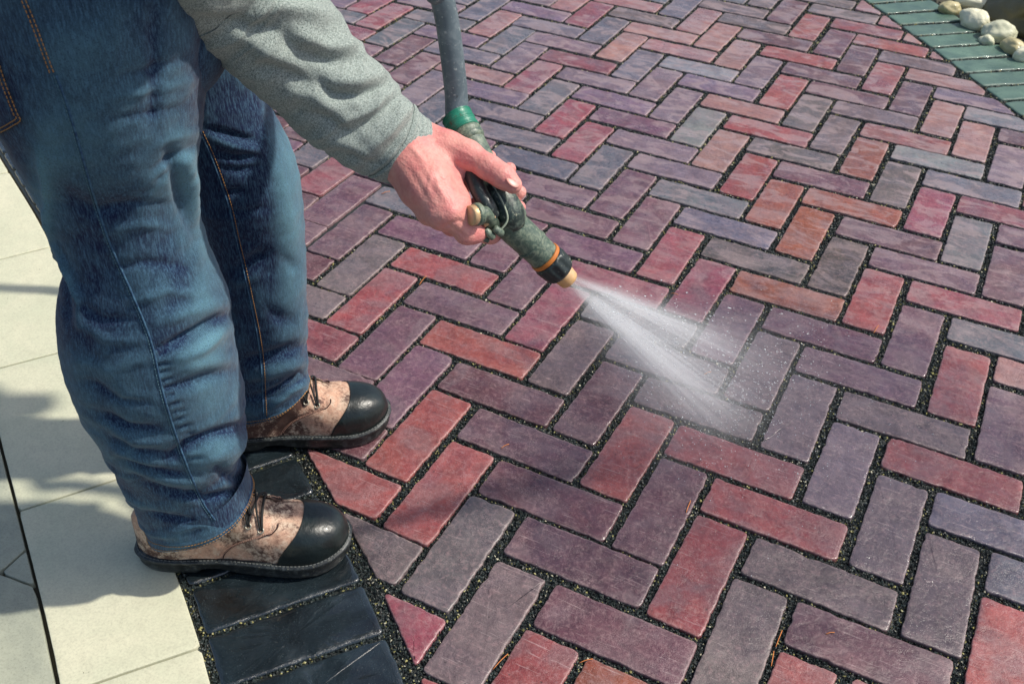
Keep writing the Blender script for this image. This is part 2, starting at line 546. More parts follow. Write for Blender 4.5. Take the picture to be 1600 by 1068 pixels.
class Pavers:
    def __init__(s): s.V = []; s.F = []; s.C = []; s.R = []
    def add(s, poly, col, top=0.0, depth=0.02, corner=0.0068, bev=0.0022, rough=0.0012, step=0.006, tilt=0.0, dome=0.0012):
        """poly in metres"""
        ALLPOLY.append(poly)
        O = round_poly(poly, corner, step)
        n = len(O); c = O.mean(0)
        sd_ = Vector((random.uniform(-50, 50), random.uniform(-50, 50), 0))
        T = np.roll(O, -1, 0) - np.roll(O, 1, 0); T /= np.linalg.norm(T, axis=1)[:, None]
        N = np.stack([T[:, 1], -T[:, 0]], 1)      # outward
        wob = np.array([noise.noise(Vector((p[0] * 60, p[1] * 60, 0)) + sd_) * rough * 1.2 + noise.noise(Vector((p[0] * 170, p[1] * 170, 3)) + sd_) * rough * 0.8
                        + min(0, noise.noise(Vector((p[0] * 40, p[1] * 40, 9)) + sd_) + 0.38) * rough * 7 for p in O])
        O = O + N * wob[:, None]
        tx, ty = random.uniform(-tilt, tilt), random.uniform(-tilt, tilt)
        bv = bev * (1 + 0.5 * np.array([noise.noise(Vector((p[0] * 45, p[1] * 45, 7)) + sd_) for p in O]))
        rings = [(O + N * 0.0006, -depth), (O, -bv * 1.3), (O - N * (bv * 0.25)[:, None], -bv * 0.55), (O - N * (bv * 0.7)[:, None], -bv * 0.2), (O - N * (bv * 1.4)[:, None], -bv * 0.03)]
        base = O - N * (bv * 1.4)[:, None]
        for k in (0.93, 0.8, 0.6, 0.35, 0.12): rings.append((c + (base - c) * k, None))
        o = len(s.V); rnd = (random.uniform(-9, 9), random.uniform(-9, 9), random.uniform(-9, 9))
        for P, z in rings:
            zz = z if isinstance(z, np.ndarray) else np.full(n, 0.0 if z is None else z)
            for i in range(n):
                p = P[i]
                h = noise.noise(Vector((p[0] * 22, p[1] * 22, 0)) + sd_) * dome + noise.noise(Vector((p[0] * 90, p[1] * 90, 5)) + sd_) * dome * 0.35
                s.V.append((p[0], p[1], top + zz[i] + h + (p[0] - c[0]) * tx + (p[1] - c[1]) * ty))
        s.V.append((c[0], c[1], top))
        nr = len(rings)
        for r in range(nr - 1):
            for i in range(n):
                j = (i + 1) % n
                s.F.append((o + r * n + i, o + r * n + j, o + (r + 1) * n + j, o + (r + 1) * n + i))
        for i in range(n):
            s.F.append((o + (nr - 1) * n + i, o + (nr - 1) * n + (i + 1) % n, o + nr * n))
        k = nr * n + 1
        s.C.extend([(*col, e_) for e_ in (0.0, 0.5, 1.0, 0.8, 0.25) for _ in range(n)] + [(*col, 0.0)] * (k - 5 * n)); s.R.extend([(*rnd, 1.0)] * k)
    def build(s, name, mat):
        o = mesh_obj(name, s.V, s.F, mat)
        for nm, data in (("Col", s.C), ("rnd", s.R)):
            a = o.data.attributes.new(nm, 'FLOAT_COLOR', 'POINT')
            a.data.foreach_set("color", np.array(data, np.float32).ravel())
        return o


PAL = {'R': (136, 62, 60), 'O': (134, 68, 46), 'C': (130, 62, 72), 'P': (98, 65, 78), 'M': (88, 55, 62), 'K': (150, 106, 102),
       'G': (90, 80, 80), 'B': (88, 90, 99), 'L': (108, 90, 102), 'D': (68, 58, 54), 'W': (118, 120, 122)}  # blue, lilac and pale tones partly hold sky sheen in the colour
CHAINS = {(0, 0): (-16, "LBLBKLBBBPPPCWGGRRGM"), (1, 0): (-17, "BBKBLCBCCBPPCCPGLLGGR"),
          (0, 1): (-16, "LLBLCLLPLLBBDOMPGRB"), (1, 1): (-16, "KCBKBLLWKROODRPRP"),
          (0, 2): (-15, "KGKKWLKRGMOPPCB"), (1, 2): (-16, "BBKKKLRGGOGCBP"),
          (0, 3): (-15, "BGGMRMMGRWBC"), (1, 3): (-15, "GMRMMRMKKL"),
          (0, 4): (-14, "GGRRGKLW"), (1, 4): (-14, "KKKKLKL"),
          (0, -1): (-17, "LBCPPLLLPPBPRPRMMMMM"), (1, -1): (-17, "CCBPPLBLPPPPPCGMRMRG"),
          (1, -2): (-18, "LBMPPBPMBCPPGRPPRRGGR"), (0, -2): (-17, "BLPMPLMPMMPMGCPMRGCR")}

bricks = Pavers()
for m in range(-12, 14):
    for t in (0, 1):
        for k in range(-30, 36):
            x0, y0 = m * LB + k + t * LB, m * LB - k
            w_, h_ = (LB, 1.0) if t == 0 else (1.0, LB)
            cx, cy = warp(x0 + w_ / 2, y0 + h_ / 2)
            if not (-30 < cx < 22 and -20 < cy < 33): continue
            dl = side((cx, cy), L_IN)[0]; dr = side((cx, cy), R_EDGE)[0]
            if dl < -1.6 or dr > 1.6: continue
            near = (cy < 14 and cx > -12)
            a = random.gauss(0, 0.008)
            g = GAP + random.uniform(-0.006, 0.012)
            hw, hh = w_ / 2 - g, h_ / 2 - g
            jx, jy = random.gauss(0, 0.018), random.gauss(0, 0.018)
            poly = [np.array([cx + jx + ux * hw - a * uy * hh, cy + jy + uy * hh + a * ux * hw]) for ux, uy in ((-1, -1), (1, -1), (1, 1), (-1, 1))]
            if dl < 2.0:
                _, p0, N = side((cx, cy), L_IN)
                poly = clip_poly(poly, p0 + N * 0.10, N)
            if len(poly) > 2 and dr > -2.0:
                _, p0, N = side((cx, cy), R_EDGE)
                poly = clip_poly(poly, p0 - N * 0.06, -N)
            if len(poly) < 3 or area(poly) < 0.12: continue
            ch = CHAINS.get((t, m)); L = None
            if ch and 0 <= k - ch[0] < len(ch[1]): L = ch[1][k - ch[0]]
            else: L = random.choice("RRPPMMGBLKCO")
            c = np.array(PAL[L], float) * random.uniform(0.94, 1.06) + np.random.RandomState(5000 + k * 97 + m * 13 + t).uniform(-4, 4, 3)
            bricks.add([p / 10 for p in poly], srgb(*np.clip(c, 0, 255)), top=random.uniform(-0.0008, 0.0008),
                       tilt=0.006, step=0.005 if near else 0.009)
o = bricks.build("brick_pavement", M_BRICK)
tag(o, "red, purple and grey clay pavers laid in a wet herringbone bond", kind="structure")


def course(curve, width, name, col_fn, mat, pitch=0.98, gapw=0.09, s0=0.0, top=-0.001):
    pv = Pavers()
    s = arclen(curve); T = np.gradient(curve, axis=0); T /= np.linalg.norm(T, axis=1)[:, None]
    N = np.stack([-T[:, 1], T[:, 0]], 1)
    pos = s0
    i = 0
    while pos + pitch < s[-1]:
        def P(d, off):
            p = np.array([np.interp(d, s, curve[:, 0]), np.interp(d, s, curve[:, 1])])
            n = np.array([np.interp(d, s, N[:, 0]), np.interp(d, s, N[:, 1])])
            return p + n * off
        a, b = pos + gapw / 2, pos + pitch - gapw / 2
        e = 0.06
        poly = [P(a, e), P(b, e), P(b, width - e), P(a, width - e)]
        c = poly[0] + (poly[2] - poly[0]) / 2
        if -32 < c[0] < 24 and -22 < c[1] < 34:
            pv.add([p / 10 for p in poly], col_fn(c), top=top + random.uniform(-0.0008, 0.0008), tilt=0.005, corner=0.008,
                   step=0.006 if c[1] < 5 else 0.01, bev=0.0040, dome=0.002)
        pos += pitch; i += 1
    o = pv.build(name, mat)
    return tag(o, kind="structure")


def near_col(c):
    v = random.uniform(0.85, 1.15)
    return (v, v, v)


course(L_EDGE, 2.5, "border_paving", near_col, M_SLATE, s0=0.82, gapw=0.06)
def far_col(c):
    v = random.uniform(0.9, 1.1)
    return (v, v * random.uniform(0.98, 1.04), v)
M_TEAL = mat_stone("wet green slate paver", srgb(62, 88, 80), srgb(92, 120, 106), 0.5, srgb(140, 160, 150), 0.0016, 0.1, 1.0, True, 0.5)  # slate tone with the grazing sky reflection mixed into its green base
course(R_EDGE, 2.5, "edge_paving", far_col, M_TEAL, pitch=1.0, s0=0.3, gapw=0.13)

# pale slab course left of the border (0.4 m pieces, 0.2 m wide)
slabs = Pavers()
SL_EDGE = offset_curve(L_EDGE, -0.06)
s = arclen(SL_EDGE); T = np.gradient(SL_EDGE, axis=0); T /= np.linalg.norm(T, axis=1)[:, None]
NL = np.stack([-T[:, 1], T[:, 0]], 1)
_a = ground(32, 797)[:2] * 10
i0 = int(np.argmin(((offset_curve(L_EDGE, -1.9) - _a) ** 2).sum(1)))
sj = s[i0]
def SP(d, off):
    p = np.array([np.interp(d, s, SL_EDGE[:, 0]), np.interp(d, s, SL_EDGE[:, 1])])
    n = np.array([np.interp(d, s, NL[:, 0]), np.interp(d, s, NL[:, 1])])
    return p + n * off
SLW = 1.88
for k in range(-7, 9):
    a, b = sj + k * 3.93 + 0.02, sj + (k + 1) * 3.93 - 0.02
    if a < 0.3 or b > s[-1] - 0.3: continue
    n = 5
    poly = [SP(a + (b - a) * i / n, -SLW) for i in range(n + 1)] + [SP(b - (b - a) * i / n, 0) for i in range(n + 1)]
    slabs.add([p / 10 for p in poly], (1, 1, 1), top=0.001, depth=0.02, corner=0.0015, bev=0.0010, rough=0.00015, step=0.012, dome=0.0002)
o = slabs.build("slab_path", M_SLAB)
tag(o, kind="structure")
# grey flagstones outside the slab course
flags = Pavers()
def g2(x, y): return ground(x, y)[:2] * 10
SLO = -SLW - 0.04
j_tri_a = g2(0, 895); j_tri_b = g2(45, 860); j_tri_c = g2(52, 920)
def proj_out(p):
    c2 = offset_curve(L_EDGE, -0.06 + SLO)
    return c2[int(np.argmin(((c2 - p) ** 2).sum(1)))]
b1 = proj_out(j_tri_b); c1 = proj_out(j_tri_c)
def shrink(poly, e=0.025):
    c = np.mean(poly, 0)
    return [p + (c - p) / np.linalg.norm(c - p) * e for p in poly]
cv = offset_curve(L_EDGE, -0.06 + SLO)
ib = int(np.argmin(((cv - b1) ** 2).sum(1))); ic = int(np.argmin(((cv - c1) ** 2).sum(1)))
out_dir = np.array([-0.565, -0.825])
up = [cv[max(0, ib - k)] for k in (0, 25, 50, 75)]
dn = [cv[min(399, ic + k)] for k in (0, 30, 60, 90)]
for poly in ([b1, j_tri_a, c1],
             up + [up[-1] + out_dir * 4.5, j_tri_a + (j_tri_a - b1) * 0.0 + out_dir * 3.2, j_tri_a],
             dn + [dn[-1] + out_dir * 4, j_tri_a + out_dir * 4.4 + np.array([1, -1]), j_tri_a]):
    flags.add([p / 10 for p in shrink(poly)], (1, 1, 1), top=0.0005, corner=0.001, bev=0.0015, rough=0.0003, step=0.02, dome=0.0004)
q0 = cv[max(0, ib - 78)]; 
for k in range(4):
    i1, i2 = max(0, ib - 78 - 60 * k), max(0, ib - 78 - 60 * (k + 1))
    if i2 < 1: break
    poly = [cv[i1], cv[i2], cv[i2] + out_dir * 4.5, cv[i1] + out_dir * 4.5]
    flags.add([p / 10 for p in shrink(poly)], (1, 1, 1), top=0.0005, corner=0.001, bev=0.0015, rough=0.0003, step=0.03, dome=0.0004)
o = flags.build("flagstone_path", M_FLAG)
tag(o, kind="structure")

# base sheets: joint sand just under the brick tops, soil to the horizon
def sheet(name, poly, z, mat):
    o = mesh_obj(name, [(p[0], p[1], z) for p in poly], [tuple(range(len(poly)))], mat, smooth=False)
    return tag(o, kind="structure")
jp = list(L_EDGE / 10) + list((R_OUT[::-1]) / 10)
o = sheet("joint_sand", jp, -0.0075, M_JOINT)
sheet("ground", [(-300, -300), (300, -300), (300, 300), (-300, 300)], -0.012, M_SOIL)

# black grit grains standing in the joints
rng = np.random.RandomState(3)
def grit(name, n, box, zlo, zhi, s_lo, s_hi, keep, seed):
    r = np.random.RandomState(seed)
    P = np.stack([r.uniform(box[0], box[1], n), r.uniform(box[2], box[3], n)], 1)
    P = P[keep(P)]
    n = len(P)
    z = r.uniform(zlo, zhi, n)
    sz = r.uniform(s_lo, s_hi, (n, 1)) * r.uniform(0.6, 1.3, (n, 3))
    base = np.array([[1, 0, 0], [-1, 0, 0], [0, 1, 0], [0, -1, 0], [0, 0, 1], [0, 0, -1]], float)
    F0 = np.array([[0, 2, 4], [2, 1, 4], [1, 3, 4], [3, 0, 4], [2, 0, 5], [1, 2, 5], [3, 1, 5], [0, 3, 5]])
    ang = r.uniform(0, 6.28, n); tl = r.uniform(-0.7, 0.7, n)
    V = base[None] * sz[:, None, :] + r.normal(0, 0.22, (n, 6, 3)) * sz[:, None, :]
    ct, st = np.cos(tl), np.sin(tl)
    y, zc = V[..., 1] * ct[:, None] - V[..., 2] * st[:, None], V[..., 1] * st[:, None] + V[..., 2] * ct[:, None]
    x = V[..., 0]; ca, sa = np.cos(ang)[:, None], np.sin(ang)[:, None]
    V = np.stack([x * ca - y * sa + P[:, :1], x * sa + y * ca + P[:, 1:], zc + z[:, None]], -1)
    F = F0[None] + (np.arange(n) * 6)[:, None, None]
    o = np_mesh(name, V.reshape(-1, 3), F.reshape(-1, 3), None, None, False)
    c = np.zeros((n, 4), np.float32); c[:, 3] = 1
    u = r.uniform(0, 1, n)
    dark = np.array(srgb(18, 24, 24)); mid = np.array(srgb(44, 54, 52)); yel = np.array(srgb(150, 145, 92)); pale = np.array(srgb(190, 185, 160))
    bord = P[:, 1] * 10 < np.interp(P[:, 0] * 10, L_IN[:, 0], L_IN[:, 1]) - 0.12
    u = np.where(bord, u * 0.62 + 0.362, u)
    c[:, :3] = dark; c[u > 0.55, :3] = mid; c[u > 0.94, :3] = yel; c[u > 0.985, :3] = pale
    at_ = o.data.attributes.new("Col", 'FLOAT_COLOR', 'POINT')
    at_.data.foreach_set("color", np.repeat(c, 6, 0).ravel())
    return o

# coarse occupancy map of the paver tops so that grains land only in joints
RES = 0.002
X0, Y0, NX, NY = -2.0, -1.2, 1500, 2100
occ = np.zeros((NX, NY), bool)
def poly_mask(poly):
    P = np.array(poly)
    lo = np.floor((P.min(0) - [X0, Y0]) / RES).astype(int); hi = np.ceil((P.max(0) - [X0, Y0]) / RES).astype(int)
    lo = np.maximum(lo, 0); hi = np.minimum(hi, [NX, NY])
    if (hi <= lo).any(): return
    gx = X0 + (np.arange(lo[0], hi[0]) + 0.5) * RES; gy = Y0 + (np.arange(lo[1], hi[1]) + 0.5) * RES
    GX, GY = np.meshgrid(gx, gy, indexing='ij')
    ins = np.ones(GX.shape, bool)
    x, y = P[:, 0], P[:, 1]
    if np.sum(x * np.roll(y, -1) - y * np.roll(x, -1)) < 0: P = P[::-1]
    for i in range(len(P)):
        a, b = P[i], P[(i + 1) % len(P)]
        e = b - a; L_ = np.linalg.norm(e)
        if L_ < 1e-6: continue
        ins &= ((GX - a[0]) * (-e[1]) + (GY - a[1]) * e[0]) / L_ > 0.0010
    occ[lo[0]:hi[0], lo[1]:hi[1]] |= ins
for _p in ALLPOLY: poly_mask(_p)
def in_joint(P):
    i = ((P[:, 0] - X0) / RES).astype(int); j = ((P[:, 1] - Y0) / RES).astype(int)
    ok = (i >= 0) & (i < NX) & (j >= 0) & (j < NY)
    o_ = np.ones(len(P), bool)
    o_[ok] = occ[i[ok], j[ok]]
    # only inside the paved strip
    px_ = pix(np.c_[P, np.zeros(len(P))])
    vis = (px_[:, 0] > -60) & (px_[:, 0] < 1660) & (px_[:, 1] > -40) & (px_[:, 1] < 1130)
    keep = (~o_) & vis
    le = np.interp(P[:, 0] * 10, L_EDGE[:, 0], L_EDGE[:, 1])
    keep &= P[:, 1] * 10 > le - 0.25
    re_ = np.interp(P[:, 0] * 10, R_OUT[:, 0], R_OUT[:, 1])
    return keep & (P[:, 1] * 10 < re_ + 0.2)
G1 = grit("joint_grit", 620000, (-0.9, 0.8, -1.0, 0.75), -0.0078, -0.0035, 0.0011, 0.0024, in_joint, 5)
G2 = grit("joint_gravel", 620000, (-2.0, 1.0, 0.6, 3.0), -0.0076, -0.0035, 0.0016, 0.0032, in_joint, 6)
mg = MT("grit")
mg.col(mg.attr("Col")); mg.rough(0.5); mg.set("Specular IOR Level", 0.45)
for g_ in (G1, G2):
    g_.data.materials.append(mg.m); tag(g_, kind="stuff")

# a few dry needles lying in the joints
nb = MB()
for (x, y, a, l) in ((1212, 1010, 1.2, 28), (1205, 1040, 1.4, 24), (1072, 800, 1.2, 20), (905, 1035, 0.3, 22), (1048, 458, -0.2, 12), (783, 700, 0.5, 14),
                     (770, 1045, 0.8, 34), (596, 303, 0.3, 14), (1365, 520, 1.0, 14), (1290, 990, 0.2, 14), (655, 445, 0.9, 18), (1100, 585, 0.4, 12)):
    p0 = ground(x, y, 0.001); p1 = ground(x + l * math.cos(a), y - l * math.sin(a), 0.002); pm = (p0 + p1) / 2 + np.array([0, 0, 0.002])
    nb.tube(spline([p0, pm, p1], 6), 0.0007, 5)
o = nb.build("dry_needles", mat_simple("dry needle", srgb(200, 120, 60), 0.7))
tag(o, kind="stuff")

# ------------------------------------------------------------------ cobbles + boulder at the far corner
def rock(name, c, r, mat, yaw=0.0, seed=0, lump=0.08, res=5):
    bm = bmesh.new(); bmesh.ops.create_icosphere(bm, subdivisions=res, radius=1.0)
    cy, sy = math.cos(yaw), math.sin(yaw)
    for v in bm.verts:
        p = v.co.copy()
        k = 1 + lump * noise.noise(p * 1.3 + Vector((seed, seed, 0))) * 2.6 + lump * 0.5 * noise.noise(p * 3.5 + Vector((seed, 3, 0))) + lump * 0.25 * noise.noise(p * 11 + Vector((seed, 3, 0)))
        p = p * k
        p = Vector((p.x * r[0], p.y * r[1], p.z * r[2]))
        v.co = Vector((p.x * cy - p.y * sy, p.x * sy + p.y * cy, p.z))
    me = bpy.data.meshes.new(name); bm.to_mesh(me); bm.free()
    me.polygons.foreach_set("use_smooth", [True] * len(me.polygons)); me.materials.append(mat)
    o = bpy.data.objects.new(name, me); COL.objects.link(o); o.location = c
    return o
def stone_mat(nm, a, b, sp): return mat_stone(nm, a, b, 0.55, sp, 0.001, 0.1, 0.35)
S_WHITE = stone_mat("white cobble", srgb(240, 236, 206), srgb(222, 218, 184), srgb(150, 150, 120))
S_GREY = stone_mat("speckled cobble", srgb(190, 192, 160), srgb(226, 224, 196), srgb(80, 90, 76))
S_TAN = stone_mat("tan cobble", srgb(196, 184, 140), srgb(172, 164, 120), srgb(110, 100, 80))
S_BOULD = stone_mat("brown boulder", srgb(112, 104, 70), srgb(78, 76, 50), srgb(140, 135, 95))
stones = [  # px, py (contact), half length m, half width, half height, mat, label
    (1484, 18, .040, .030, .026, S_TAN, "small tan cobble beside the green pavers, farthest back of the row"),
    (1519, 10, .066, .032, .030, S_WHITE, "long pale cobble with a dark fleck at the top edge behind the others"),
    (1521, 40, .056, .040, .038, S_WHITE, "bright white oval cobble touching the green pavers"),
    (1559, 60, .058, .045, .040, S_GREY, "speckled grey and white blocky cobble next to the bright white one"),
    (1541, 66, .026, .020, .018, S_GREY, "tiny greenish cobble wedged between the two largest ones"),
    (1582, 80, .046, .030, .028, S_TAN, "flat tan cobble with a brown spot near the right edge"),
    (1604, 92, .045, .032, .030, S_WHITE, "cream cobble cut off by the right edge"),
]
for i, (x, y, a, b, h, mt, lab) in enumerate(stones):
    g = ground(x, y)
    o = rock("cobble", (g[0], g[1], h * 0.55 - 0.005), (a, b, h), mt, math.radians(27 - 30 * (i % 3)), i * 7.1, 0.075)
    tag(o, lab, "stone", "pale cobbles along the green paver edge")
g = ground(1600, 30)
o = rock("boulder", (g[0] + 0.02, g[1] + 0.05, 0.03), (0.30, 0.13, 0.13), S_BOULD, math.radians(-50), 4.4, 0.2, 5)
tag(o, "dark mossy brown boulder lying behind the pale cobbles", "boulder")

#==PERSON==
# ------------------------------------------------------------------ distance-field bodies
def surface_nets(Fv, org, h):
    s_ = Fv < 0
    nx, ny, nz_ = Fv.shape
    c = np.zeros((nx - 1, ny - 1, nz_ - 1), np.int8)
    for dx in (0, 1):
        for dy in (0, 1):
            for dz in (0, 1): c += s_[dx:nx - 1 + dx, dy:ny - 1 + dy, dz:nz_ - 1 + dz]
    act = (c > 0) & (c < 8)
    idx = -np.ones(act.shape, np.int64); ijk = np.argwhere(act); idx[act] = np.arange(len(ijk))
    acc = np.zeros((len(ijk), 3)); cnt = np.zeros(len(ijk))
    cor = [(0, 0, 0), (1, 0, 0), (0, 1, 0), (1, 1, 0), (0, 0, 1), (1, 0, 1), (0, 1, 1), (1, 1, 1)]
    for a in range(8):
        for b in range(a + 1, 8):
            A, B = np.array(cor[a]), np.array(cor[b])
            if np.abs(A - B).sum() != 1: continue
            fa = Fv[tuple((ijk + A).T)]; fb = Fv[tuple((ijk + B).T)]
            m_ = (fa < 0) != (fb < 0); t_ = np.where(m_, fa / np.where(m_, fa - fb, 1), 0)
            acc += np.where(m_[:, None], A + (B - A) * t_[:, None], 0); cnt += m_
    V = org + (ijk + acc / cnt[:, None]) * h
    Fs = []
    for ax in range(3):
        u, v = [(1, 2), (2, 0), (0, 1)][ax]
        sl0 = [slice(None)] * 3; sl1 = [slice(None)] * 3
        sl0[ax] = slice(0, -1); sl1[ax] = slice(1, None)
        ch = s_[tuple(sl0)] != s_[tuple(sl1)]
        e = np.argwhere(ch)
        ok = (e[:, u] > 0) & (e[:, v] > 0) & (e[:, u] < Fv.shape[u] - 1) & (e[:, v] < Fv.shape[v] - 1)
        e = e[ok]
        def cell(du, dv):
            q = e.copy(); q[:, u] -= du; q[:, v] -= dv; return idx[tuple(q.T)]
        quad = np.stack([cell(0, 0), cell(1, 0), cell(1, 1), cell(0, 1)], 1)
        fl = s_[tuple(e.T)]
        quad[~fl] = quad[~fl][:, ::-1]
        Fs.append(quad)
    F = np.concatenate(Fs); F = F[(F >= 0).all(1)]
    return V, F


def sdf_mesh(prims, h, k, extra=None):
    """prims: (a, b, ra, rb) tapered capsules, joined with a soft union"""
    A = np.array([p[0] for p in prims], float); B = np.array([p[1] for p in prims], float)
    r = max(max(p[2], p[3]) for p in prims)
    lo = np.minimum(A.min(0), B.min(0)) - r - 4 * h; hi = np.maximum(A.max(0), B.max(0)) + r + 4 * h
    n = np.ceil((hi - lo) / h).astype(int) + 1
    xs = [lo[i] + np.arange(n[i]) * h for i in range(3)]
    X, Y, Z = np.meshgrid(*xs, indexing='ij')
    P = np.stack([X, Y, Z], -1).astype(np.float32)
    acc = np.zeros(P.shape[:3], np.float32)
    for p in prims:
        a, b = np.array(p[0], np.float32), np.array(p[1], np.float32)
        ab = b - a; L2 = float(ab @ ab) + 1e-12
        t_ = np.clip(((P - a) @ ab) / L2, 0, 1)
        d = np.linalg.norm(P - a - t_[..., None] * ab, axis=-1) - (p[2] + (p[3] - p[2]) * t_)
        acc += np.exp(np.clip(-d / k, -60, 60))
    D = -k * np.log(acc + 1e-30)
    if extra: D = extra(P, D)
    return surface_nets(D, lo, h)


def capsules(pts, rad):
    return [(pts[i], pts[i + 1], rad[i], rad[i + 1]) for i in range(len(pts) - 1)]


FW = np.array([0.866, 0.5, 0.0]); RT = np.array([0.5, -0.866, 0.0]); UP = np.array([0, 0, 1.0])
HIP = np.array([-0.575, -0.43, 0.92])
SHO = HIP + 0.17 * FW + 0.40 * UP
S_R = SHO + 0.22 * RT - 0.12 * UP
S_L = SHO - 0.18 * RT + 0.08 * UP
E_R = at(325, -48, 1.11)
W_R = at(632, 236, 1.30)
H_L = np.array([-0.36, -0.07, 1.06]); E_L = np.array([-0.50, -0.06, 1.14])
HEAD = SHO + 0.13 * FW + 0.20 * UP

# right hand, joint by joint
K_ = dict(
    wr=(628, 232, 1.300), cu=(560, 180, 1.27))
hp_ = []
def jt(x, y, d): return at(x, y, d)
hp_ += capsules([jt(560, 182, 1.262), jt(610, 222, 1.285), jt(640, 236, 1.285)], [.031, .029, .030])
# metacarpals: index, middle, ring, little
hp_ += capsules([jt(652, 224, 1.292), jt(690, 272, 1.272), jt(716, 312, 1.262)], [.024, .019, .0150])
hp_ += capsules([jt(642, 236, 1.278), jt(678, 286, 1.250), jt(704, 330, 1.243)], [.024, .019, .0150])
hp_ += capsules([jt(630, 248, 1.275), jt(661, 296, 1.250), jt(688, 337, 1.246)], [.023, .018, .0140])
hp_ += capsules([jt(622, 256, 1.285), jt(648, 300, 1.268), jt(670, 332, 1.262)], [.022, .0165, .0130])
# palm pad behind
hp_ += capsules([jt(655, 245, 1.300), jt(690, 290, 1.285)], [.022, .018])
# thumb
hp_ += capsules([jt(664, 212, 1.298), jt(700, 232, 1.288), jt(730, 243, 1.278), jt(764, 262, 1.262), jt(786, 276, 1.256), jt(802, 289, 1.254)],
                [.018, .0200, .0175, .0140, .0132, .0105])
hp_ += capsules([jt(690, 238, 1.288), jt(716, 268, 1.278)], [.018, .012])
# index finger: passes under the barrel, tip comes up on the far side
hp_ += capsules([jt(716, 322, 1.250), jt(742, 362, 1.272), jt(768, 366, 1.31), jt(800, 345, 1.335), jt(812, 324, 1.325)], [.0135, .0112, .0100, .0092, .0078])
# middle
hp_ += capsules([jt(704, 334, 1.243), jt(728, 364, 1.262), jt(752, 362, 1.32), jt(792, 318, 1.345), jt(812, 300, 1.335)], [.0145, .0118, .0108, .0098, .0085])
# ring
hp_ += capsules([jt(688, 340, 1.247), jt(706, 352, 1.285), jt(738, 330, 1.335), jt(778, 284, 1.350), jt(796, 264, 1.335)], [.0135, .0112, .0105, .0095, .0085])
# little
hp_ += capsules([jt(670, 334, 1.262), jt(684, 340, 1.295), jt(716, 300, 1.345), jt(750, 262, 1.350), jt(766, 244, 1.340)], [.0125, .0105, .0095, .0088, .0075])
def hand_detail(P, D):
    q = P.reshape(-1, 3)
    px_ = pix(q).reshape(*P.shape[:3], 3)
    x, y = px_[..., 0], px_[..., 1]
    def seg(x0, y0, x1, y1, w, amp):
        dx, dy = x1 - x0, y1 - y0
        t_ = np.clip(((x - x0) * dx + (y - y0) * dy) / (dx * dx + dy * dy), 0, 1)
        d2 = (x - x0 - t_ * dx) ** 2 + (y - y0 - t_ * dy) ** 2
        return amp * np.exp(-d2 / (2 * w * w)) * np.sin(np.clip(t_, 0.02, 0.98) * math.pi) ** 0.3
    g = 0
    # crease between thumb and hand back, tendons, knuckle folds
    g = g + seg(700, 252, 730, 272, 4.5, 0.0030)
    g = g + seg(708, 256, 722, 300, 5, 0.0012)
    g = g - seg(648, 234, 700, 318, 5, 0.0014) - seg(640, 250, 684, 326, 5, 0.0012) - seg(662, 226, 712, 300, 5, 0.0010)
    g = g + seg(655, 232, 690, 290, 4, 0.0008) + seg(640, 262, 668, 310, 4, 0.0010)
    for kx, ky in ((704, 330), (690, 338), (672, 336)):
        g = g - seg(kx - 5, ky - 3, kx + 5, ky + 3, 6, 0.0012)
    for k_ in range(3): g = g + seg(690 + 6 * k_, 318 + 3 * k_, 704 + 6 * k_, 312 + 3 * k_, 1.6, 0.0006)
    g = g - seg(640, 228, 676, 262, 2.6, 0.0010) - seg(676, 262, 690, 300, 2.4, 0.0010) - seg(676, 262, 668, 300, 2.2, 0.0008) - seg(700, 226, 742, 246, 2.4, 0.0006)
    g = g + seg(690, 356, 716, 344, 2.2, 0.0016) + seg(716, 344, 728, 350, 2.2, 0.0014)
    for k_ in range(4): g = g + seg(757 + 4 * k_, 250 + 3 * k_, 749 + 4 * k_, 268 + 4 * k_, 1.5, 0.0007)
    g = g + seg(668, 206, 700, 214, 3, 0.0008)
    g = g + seg(700, 350, 730, 372, 2.0, 0.0010)
    return D + g
hV, hF = sdf_mesh(hp_, 0.0013, 0.0036, hand_detail)

# remaining body, coarse: forearm, arms, trunk, head, legs and left hand
def leg_axis(base, top):
    return [np.array([*base, 0.09]), np.array([base[0] + 0.01, base[1], 0.28]), np.array([(base[0] + top[0]) / 2 + 0.02, (base[1] + top[1]) / 2, 0.50]), top]
bp_ = []
bp_ += capsules([E_R, at(520, 150, 1.235)], [.040, .030])
bp_ += capsules([S_R, E_R], [.052, .042])
bp_ += capsules([S_L, E_L, H_L], [.050, .040, .028])
bp_ += capsules([HIP, HIP + (SHO - HIP) * 0.5, SHO], [.125, .12, .11])
bp_ += capsules([S_R, S_L], [.058, .058])
bp_ += capsules([SHO + 0.02 * UP, HEAD - 0.05 * UP], [.062, .055])
legs_b = [at(310, 800, 1.575), at(262, 600, 1.42), at(208, 400, 1.29), at(140, 60, 1.15)]
legs_f = [at(420, 610, 1.765), at(412, 480, 1.66), at(392, 340, 1.555), at(320, 80, 1.40)]
for q in (legs_b, legs_f): bp_ += capsules(q, [.030, .034, .038, .06])
HD = FW * 0.8 - UP * 0.6; HU = FW * 0.6 + UP * 0.8
bp_ += capsules([HEAD - 0.02 * HD, HEAD + 0.03 * HU], [.083, .080]) + capsules([HEAD + 0.035 * HD - 0.055 * HU, HEAD + 0.04 * HD], [.048, .058])
bV, bF = sdf_mesh(bp_, 0.009, 0.010)
fine = []
fine += capsules([HEAD + 0.085 * HD + 0.012 * HU, HEAD + 0.112 * HD - 0.03 * HU], [.009, .014])      # nose
